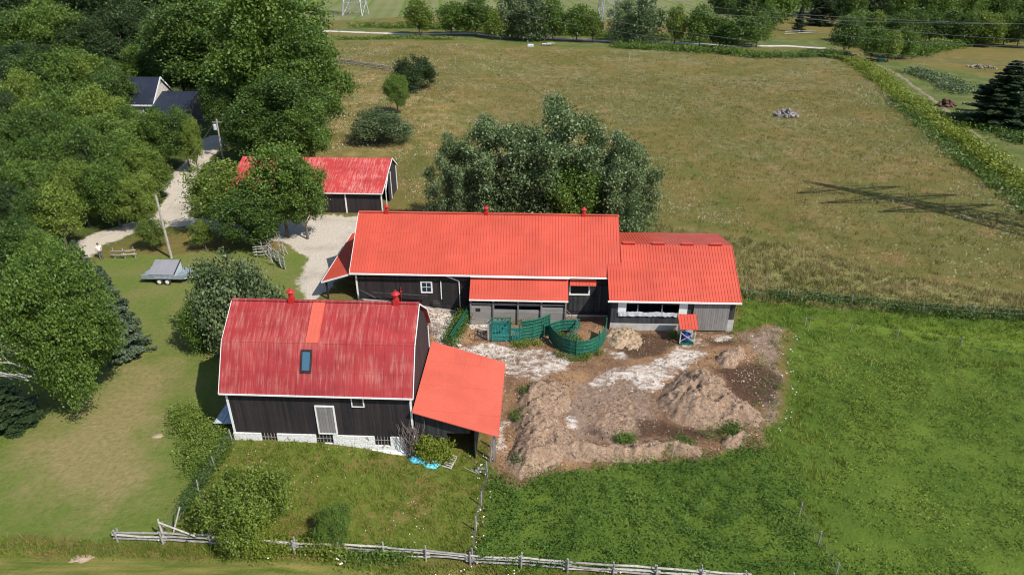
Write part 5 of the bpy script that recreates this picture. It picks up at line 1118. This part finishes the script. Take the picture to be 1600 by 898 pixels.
b.beam((0, -.05, 1.9), (L, -.05, 1.9), .08); b.beam((0, .92, 1.9), (L, .92, 1.9), .08); b.build('frame', M['green'], sq)
b = MB(); b.box(-.35, -.05, .05, .12, .1, 1.8); b.box(-.35, -.05, .75, .82, .1, 1.8); b.box(-.36, -.3, .13, .74, 1.0, 1.1); b.build('head_gate', M['steel'], sq)
b = MB()
for k in range(6): b.box(L + .1 + k * .14, L + .2 + k * .14, -.04, .03, .2, 1.5)
b.box(L + .05, L + 1.0, -.07, -.041, 1.38, 1.48); b.build('slatted_gate', M['teal'], sq)
b = MB(); o2 = V3(GP([(742, 534)])[0])
for k in range(5): b.tube([(0, 0, .15 + .16 * k), (1.3, .2, .15 + .16 * k)], .02, 5)
b.tube([(0, 0, 0), (0, 0, .85)], .03, 5); b.tube([(1.3, .2, 0), (1.3, .2, .85)], .03, 5); b.tube([(0, 0, .8), (0, .9, .8)], .025, 5); b.tube([(1.3, .2, .8), (1.3, 1.1, .8)], .025, 5); b.tube([(0, .9, .8), (1.3, 1.1, .8)], .025, 5)
bf = b.build('hay_feeder', M['blackworn_wingshade']); bf.location = o2; tag(bf, 'low dark bar feeder on the ground left of the teal chute', 'feeder')
pf = GP([(706, 543), (716, 527), (725, 512), (734, 497)]); o = V3(pf[0]); pn = thing('panel_fence', 'row of green livestock panels from the lean-to up to the feed shed', 'fence', o)
for i in range(3):
    b = MB(); a, c = V3(pf[i]) - o, V3(pf[i + 1]) - o
    for z in (.2, .45, .7, .95, 1.2, 1.45): b.tube([a + up * z, c + up * z], .045, 6)
    b.tube([a, a + up * 1.55], .05, 6); b.tube([c - (c - a) * .02, c - (c - a) * .02 + up * 1.55], .05, 6); b.build('panel', M['green'], pn)
# tube gates
def tube_gate(name, label, a, c, h, m='steel', n=5, cat='gate', diag=True, slat=False):
    a = V3(GP([a])[0]); c = V3(GP([c])[0]); d = c - a; b = MB()
    for k in range(n): z = up * (.2 + (h - .2) * k / (n - 1)); (b.beam(z, d + z, .03, .10) if slat else b.tube([z, d + z], .025, 6))
    for f in (0, .5, 1): b.tube([d * f + up * .05, d * f + up * h], .03, 6)
    if diag: b.tube([up * .2, d + up * h], .022, 6)
    o = b.build(name, M[m]); o.location = a; return tag(o, label, cat)
tube_gate('tube_gate', 'steel tube gate leaning at the right end of the plank feed shed', (883, 505), (902, 525), 1.5)
tube_gate('wooden_gate', 'pale slatted wooden gate beside the black bale near the shed', (692, 478), (708, 480), 1.1, 'woodlt', 5, diag=False, slat=True)
tube_gate('wooden_gate', 'small grey rail gate against the gambrel barn right gable', (678, 524), (688, 522), 1.2, 'wood', 3, diag=False, slat=True)
# black bale, augers, pallets, tarps
b = MB(); rr = random.Random(2); p = V3(GP([(681, 478)])[0])
b.lathe([(.3, 0), (.62, .06), (.78, .3), (.80, .6), (.68, .9), (.35, 1.08), (.05, 1.1)], 14); 
b.v = [(x * (1 + rr.uniform(-.08, .08)), y * (1 + rr.uniform(-.08, .08)), z * (1 + rr.uniform(-.05, .05))) for x, y, z in b.v]
o = b.build('covered_bale', M['rubber']); o.location = p; tag(o, 'round bundle wrapped in black plastic against the long barn wall', 'covered bundle')
def wallpt(u, v, yl=-.5): q = FL.front(u, v, yl); return Vector(FL.w(q.x, yl, q.z))
b = MB(); b.tube([wallpt(562, 453), wallpt(588, 466, -.9)], .09, 8); tag(b.build('auger_tube', M['blackworn_wingshade']), 'short dark pipe leaning on the black wall, left of the pair', 'pipe')
b = MB(); b.tube([wallpt(583, 457), wallpt(668, 462)], .07, 8); tag(b.build('auger_tube', M['blackworn_wingshade']), 'long dark pipe lying along the foot of the long barn wall', 'pipe')
b = MB(); b.tube([wallpt(588, 464, -.9), wallpt(640, 478, -2.2)], .05, 8); tag(b.build('auger_tube', M['rubber']), 'thin black hose slanting to the ground before the long barn', 'hose')
b = MB(); q = V3(GP([(628, 476)])[0]); b.tube([q, q + up * 1.9], .03, 6); b.lathe([(.05, 0), (.11, .05), (.09, .18), (.03, .2)], 8, (q.x, q.y, q.z + 1.3)); tag(b.build('water_hydrant', M['ventred']), 'thin red standpipe in front of the long barn wall', 'standpipe')
def pallet(label, u, v, rz, tilt, m='woodlt', s=1.0):
    t = thing('pallet', label, 'pallet', V3(GP([(u, v)])[0], .12), R(rz)); t.rotation_euler = (R(tilt), 0, R(rz)); t.scale = (s, s, s)
    b = MB()
    for k in range(7): b.box(-.6, .6, -.5 + k * .155, -.5 + k * .155 + .08, .09, .11)
    b.build('deck_boards', M[m], t); b = MB()
    for x in (-.6, -.03, .54): b.box(x, x + .06, -.5, .51, 0, .089)
    b.build('stringers', M[m], t)
pallet('pale wooden pallet lying tilted by the blue tarps', 697, 722, -22, 14, s=1.05)
def tarp(name, label, u, v, w, d, h, m, seed):
    rng = np.random.default_rng(seed); n = 22; a = np.linspace(-1, 1, n); A, B = np.meshgrid(a, a); r = np.hypot(A, B); c = V3(GP([(u, v)])[0])
    edge = 1 + .25 * (vnoise(np.arctan2(B, A) * 2 + 9, r * 0, 1, seed) - .5); X_ = A * w * edge; Y_ = B * d * edge
    Z = h * (1 - np.clip(r, 0, 1) ** 2) * (.35 + .9 * fbm(A + 5, B + 5, .35, seed)) + .04; ok = r < 1.0; id_ = np.arange(n * n).reshape(n, n); q = ok[:-1, :-1] & ok[1:, 1:] & ok[:-1, 1:] & ok[1:, :-1]
    F = np.stack([id_[:-1, :-1][q], id_[:-1, 1:][q], id_[1:, 1:][q], id_[1:, :-1][q]], 1); o = link(name, npmesh(name, np.stack([X_.ravel(), Y_.ravel(), Z.ravel()], 1), F, M[m], smooth=False)); o.location = c
    md = o.modifiers.new('thick', 'SOLIDIFY'); md.thickness = .02; return tag(o, label, 'tarp')
tarp('blue_tarp', 'crumpled bright blue tarp on the grass by the barn corner, left of two', 653, 719, .75, .5, .35, 'tarp', 1)
tarp('blue_tarp', 'crumpled blue tarp with junk in it beside the pallet, right of two', 674, 727, .6, .45, .3, 'tarp', 5)
tarp('dark_rags', 'pinkish brown rags heaped on the right hand blue tarp', 671, 725, .28, .22, .45, 'deadvine', 7)
b = MB(); rr = random.Random(12); c = V3(GP([(745, 738)])[0])
for i in range(14): a = rr.uniform(0, 3.1); b.tube([(rr.uniform(-.3, .3), rr.uniform(-.2, .2), .1), (math.cos(a) * rr.uniform(.4, .9), math.sin(a) * .5 - .2, rr.uniform(.15, .55))], [.03, .01], 4, False)
o = b.build('branch_pile', M['palebark']); o.location = c; tag(o, 'small pile of pale dead branches beside the right wire fence', 'branches')
# feeder shelter
p = V3(GP([(1071, 533)])[0]); sh = thing('mineral_feeder', 'small stand with its own red metal roof and blue tub', 'feeder shelter', p, R(-2))
for x in (-.62, .62):
    for y in (-.5, .5): MB().box(x - .05, x + .05, y - .05, y + .05, 0, 1.75 + y * .5).build('leg', M['woodlt'], sh)
roof('roof', (-.82, -.78, 1.68), (.82, -.78, 1.68), (.82, .75, 2.35), (-.82, .75, 2.35), M['newroof'], sh, .27, .03)
b = MB(); b.box(-.66, .66, -.56, .56, -.05, .10); b.build('platform', M['green'], sh); b = MB(); b.beam((-.62, -.52, .3), (.62, -.52, 1.2), .07, .05); b.beam((-.62, -.57, 1.2), (.62, -.57, .3), .07, .05); b.build('brace', M['woodlt'], sh); MB().box(-.6, .6, .46, .5, .3, 1.3).build('back_board', M['woodlt'], sh)
MB().lathe([(.30, 0), (.38, .1), (.40, .62), (.44, .66), (.36, .66), (.32, .5)], 16, (0, -.05, .12)).build('tub', M['blue'], sh)
# stone pile in the meadow
def rocks(name, label, u, v, n, rad, size, m, cat, seed, flat=.55):
    rr = random.Random(seed); bm = bmesh.new(); c = V3(GP([(u, v)])[0])
    for i in range(n):
        a = rr.uniform(0, 6.28); r = rad * math.sqrt(rr.random()); s = size * rr.uniform(.5, 1.4); mt = Matrix.Translation((math.cos(a) * r, math.sin(a) * r * .8, s * .3 + max(0, (rad - r)) * flat * rr.random())) @ Matrix.Rotation(rr.uniform(0, 6), 4, (rr.random(), rr.random(), 1)) @ Matrix.Diagonal((s, s * rr.uniform(.5, .9), s * rr.uniform(.4, .8), 1))
        g = bmesh.ops.create_icosphere(bm, subdivisions=1, radius=1, matrix=mt)
        for q in g['verts']: q.co += Vector((rr.uniform(-1, 1), rr.uniform(-1, 1), rr.uniform(-1, 1))) * s * .14
    me = bpy.data.meshes.new(name); bm.to_mesh(me); bm.free(); o = link(name, me, m); o.location = c; return tag(o, label, cat)
rk = plain('field_stone', (.24, .21, .20), .9, .4, 1.5)
rocks('stone_pile', 'lone pile of grey field stones in the middle of the meadow', 1228, 181, 80, 2.4, .42, rk, 'stone pile', 1)
rocks('brush_pile', 'reddish brown brush pile beyond the vine hedge', 1478, 166, 60, 1.8, .5, M['rust'], 'brush pile', 2, .9)
rocks('stone_pile', 'pale earth and stone bank in the far field at right', 1535, 106, 40, 4.0, .4, heap_mat('bank_earth', (.16, .12, .08), (.40, .33, .25), (.2, .16, .1)), 'earth bank', 3, .2)
rocks('boulder', 'pale stone by the foot of the green panel fence', 717, 541, 1, .1, .3, plain('pale_stone', (.5, .47, .42), .9), 'boulder', 4)
lm_ = plain('pale_lime_rock', (.66, .62, .57), .9, .2)
rr = random.Random(8); b = bmesh.new()
for i in range(150):
    z_ = rr.choice([(725, 890, 545, 588), (930, 1110, 555, 612), (1180, 1250, 515, 690), (1150, 1250, 515, 600)]); q = GP([(rr.uniform(z_[0], z_[1]), rr.uniform(z_[2], z_[3]))])[0]
    s = rr.uniform(.025, .085); g = bmesh.ops.create_icosphere(b, subdivisions=1, radius=1, matrix=Matrix.Translation(V3(q, s * .2 + .04)) @ Matrix.Diagonal((s, s * .8, s * .6, 1)))
    for k in g['verts']: k.co += Vector((rr.uniform(-1, 1), rr.uniform(-1, 1), rr.uniform(-1, 1))) * s * .2
me = bpy.data.meshes.new('rubble'); b.to_mesh(me); b.free(); tag(link('rubble', me, lm_), 'pale lime rubble scattered through the yard', None, None, 'stuff')
# far road junk, sign posts, tarps
b = MB(); rr = random.Random(14)
for i in range(9): x0 = rr.uniform(-2, 1.2); b.box(x0, x0 + rr.uniform(.8, 2.0), rr.uniform(-.8, 0), rr.uniform(.1, .9), .1 + i * .09, .17 + i * .09)
o = b.build('lumber_pile', M['white']); o.location = V3(GP([(855, 72)])[0]); tag(o, 'low pile of pale boards beside the gravel road', 'board pile')
b = MB(); b.box(-1, 1, -.5, .5, .0, .45); b.hexa([(-1, -.5, .46), (1, -.5, .46), (1, .5, .46), (-1, .5, .46), (-.7, -.2, .75), (.8, -.2, .7), (.8, .3, .7), (-.7, .3, .75)]); o = b.build('covered_crate', M['trailerl']); o.location = V3(GP([(829, 73)])[0]); tag(o, 'small pale covered crate left of the board pile by the road', 'crate')
b = MB(); b.box(-.8, .8, -.5, .5, 0, .9); b.hexa([(-.8, -.5, .91), (.8, -.5, .91), (.8, .5, .91), (-.8, .5, .91), (-.5, -.2, 1.3), (.5, -.2, 1.25), (.5, .3, 1.25), (-.5, .3, 1.3)]); o = b.build('water_tank', M['teal']); o.location = V3(GP([(1376, 96)])[0]); tag(o, 'small teal tank at the bend of the dirt track', 'tank')
for i, (u, v, h, lb_) in enumerate([(983, 97, 2.6, 'thin steel post at the far edge of the meadow'), (831, 86, 1.6, 'short pale post in the meadow near the road'), (1395, 95, 1.8, 'thin white marker post beside the dirt track'), (1443, 103, 1.6, 'white marker stake in the far field at right'), (712, 100, 1.6, 'dead weed stalk standing in the left of the meadow'), (1261, 118, 1.4, 'thin stake in the upper right of the meadow'), (1406, 245, 1.8, 'dead stalk in the right of the meadow'), (1196, 450, 1.7, 'pale leaning stake in the dry grass behind the low barn'), (899, 719, .8, 'small white stake at the lower edge of the manure berm'), (1049, 717, .7, 'short pale stake at the lower right of the manure berm'), (1262, 518, .9, 'grey stub post at the corner of the right pasture')]):
    q = V3(GP([(u, v)])[0]); t = MB().tube([q - up * .1, q + Vector((.08, 0, h))], [.06 if v < 200 else .035, .04 if v < 200 else .025], 5).build('stake', M['palebark'] if i not in (0,) else M['steel']); tag(t, lb_, 'stake')
for i, (u, v, r_, m_, lb_) in enumerate([(1276, 548, .12, 'rust', 'small orange lump in the pasture right of the yard')]):
    pass
# bare earth patches with rocks on the lawn
def patch(label, u, v, w, d, seed):
    c = V3(GP([(u, v)])[0]); rr = random.Random(seed); b = MB(); b.v.append((0, 0, .05))
    for i in range(28): a = i / 28 * 6.283; q = rr.uniform(.7, 1.1); b.v.append((math.cos(a) * w * q, math.sin(a) * d * q, -.06))
    b.f = [(0, i + 1, (i + 1) % 28 + 1) for i in range(28)]; o = b.build('bare_patch', plain('bare_earth', (.34, .25, .17), .95, .35, 5)); o.location = c + up * .02; tag(o, label, None, None, 'structure')
patch('bare earth patch at the lower left', 128, 872, 1.1, .5, 1); patch('bare earth patch on the lawn by the weed mound', 246, 681, .55, .45, 2)
# fallen pale branches in the left maple
b = MB(); rr = random.Random(41); c0 = Vector((hat(18, 560, 38.5)[0], 38.2, hat(18, 560, 38.5)[1]))
for i in range(16):
    a = rr.uniform(2.3, 3.5); q = c0 + Vector((rr.uniform(-.5, 1.6), rr.uniform(-.5, .3), rr.uniform(-1.6, 1.4))); e_ = q + Vector((math.cos(a) * rr.uniform(1.2, 2.6), rr.uniform(-.6, .1), math.sin(a) * 1 + rr.uniform(0, .9))); m_ = q.lerp(e_, .5) + Vector((0, 0, rr.uniform(-.2, .3)))
    b.tube([q, m_, e_], [.05, .03, .01], 5, False); b.tube([m_, m_ + Vector((rr.uniform(-.8, .2), rr.uniform(-.3, .3), rr.uniform(.1, .8)))], [.02, .006], 4, False)
tag(b.build('dead_tree', M['palebark']), 'bare grey dead branches poking out of the left side of the big maple', 'dead tree')
# small dead sapling behind the grass patch right edge
# ------------------------------------------------------------------ person
pp = V3(GP([(159, 404)])[0])
def skin(name, verts, edges, rad, m, parent, sub=2):
    me = bpy.data.meshes.new(name); me.from_pydata(verts, edges, []); o = link(name, me, m, parent); s = o.modifiers.new('skin', 'SKIN')
    for i, r in enumerate(rad): me.skin_vertices[0].data[i].radius = (r, r) if not isinstance(r, tuple) else r
    me.skin_vertices[0].data[0].use_root = True; su = o.modifiers.new('sub', 'SUBSURF'); su.levels = 1; su.render_levels = sub; return o
skinm = plain('skin', (.48, .29, .20), .6, .08); shirt = plain('white_shirt', (.78, .77, .74), .8, .06); trous = plain('grey_trousers', (.10, .115, .14), .85, .15); hair = plain('dark_hair', (.035, .024, .016), .7, .2); shoe = plain('dark_shoes', (.04, .035, .03), .7, .2)
pr_ = bpy.data.objects.new('person', None)
v = [(0, 0, .95), (0, 0, 1.12), (0, -.01, 1.32), (0, 0, 1.46), (0, -.01, 1.54), (0, -.03, 1.64), (0, -.03, 1.72)]; e_ = [(0, 1), (1, 2), (2, 3), (3, 4), (4, 5), (5, 6)]; r_ = [(.16, .11), (.14, .10), (.17, .11), (.09, .08), (.055, .055), (.08, .10), (.07, .085)]
for s in (-1, 1):
    b0 = len(v); v += [(s * .09, 0, .86), (s * .11, -.03 * s, .5), (s * .12, .02 + .06 * s, .09), (s * .13, -.16 + .06 * s, .04)]; e_ += [(0, b0), (b0, b0 + 1), (b0 + 1, b0 + 2), (b0 + 2, b0 + 3)]; r_ += [.09, .058, .042, (.045, .03)]
    b0 = len(v); v += [(s * .20, 0, 1.41), (s * .27, .03, 1.14), (s * .22, -.17, .98), (s * .18, -.25, 1.02)]; e_ += [(2, b0), (b0, b0 + 1), (b0 + 1, b0 + 2), (b0 + 2, b0 + 3)]; r_ += [.055, .042, .030, (.040, .018)]
    h0 = b0 + 3; hx_, hy_, hz_ = v[h0]
    for k, (dx, L_) in enumerate(((-.033, .060), (-.011, .072), (.011, .068), (.033, .052))):
        b1 = len(v); v += [(hx_ + dx, hy_ - .045, hz_ + .01), (hx_ + dx, hy_ - .045 - L_ * .6, hz_ + .005), (hx_ + dx, hy_ - .045 - L_, hz_ - .03)]; e_ += [(h0, b1), (b1, b1 + 1), (b1 + 1, b1 + 2)]; r_ += [.010, .0095, .008]
    b1 = len(v); v += [(hx_ - s * .045, hy_ - .005, hz_ + .01), (hx_ - s * .065, hy_ - .05, hz_ + .0)]; e_ += [(h0, b1), (b1, b1 + 1)]; r_ += [.012, .009]
bd = skin('person', v, e_, r_, skinm, None); bd.location = pp; bd.rotation_euler = (0, 0, R(25)); tag(bd, 'person in white top and dark trousers standing on the gravel at left', 'person')
bpy.data.objects.remove(pr_)
sh_v = [(0, 0, .93), (0, 0, 1.12), (0, -.01, 1.33), (0, 0, 1.47)]; sh_e = [(0, 1), (1, 2), (2, 3)]; sh_r = [(.175, .13), (.16, .12), (.19, .13), (.10, .09)]
for s in (-1, 1): b0 = len(sh_v); sh_v += [(s * .205, 0, 1.42), (s * .25, .02, 1.24)]; sh_e += [(2, b0), (b0, b0 + 1)]; sh_r += [.075, .062]
skin('shirt', sh_v, sh_e, sh_r, shirt, bd)
tv = [(0, 0, .93)]; te = []; tr_ = [(.17, .12)]
for s in (-1, 1): b0 = len(tv); tv += [(s * .09, 0, .84), (s * .11, -.03 * s, .5), (s * .12, .02 + .06 * s, .10)]; te += [(0, b0), (b0, b0 + 1), (b0 + 1, b0 + 2)]; tr_ += [.105, .078, .062]
skin('trousers', tv, te, tr_, trous, bd)
hm = MB().lathe([(.05, -.08), (.10, -.03), (.108, .03), (.09, .09), (.04, .125)], 12, (0, .005, 1.70)).build('hair', hair, bd, True)
for s in (-1, 1): MB().lathe([(.005, -.01), (.012, 0), (.005, .01)], 6, (s * .032, -.125, 1.66)).build('eye', M['rubber'], bd)
MB().tube([(0, -.115, 1.665), (0, -.145, 1.635), (0, -.12, 1.63)], [.008, .016, .010], 6).build('nose', skinm, bd)
for s in (-1, 1): MB().box(s * .13 - .05, s * .13 + .05, -.19 + .06 * s, .09 + .06 * s, -.0, .09).build('shoe', shoe, bd)
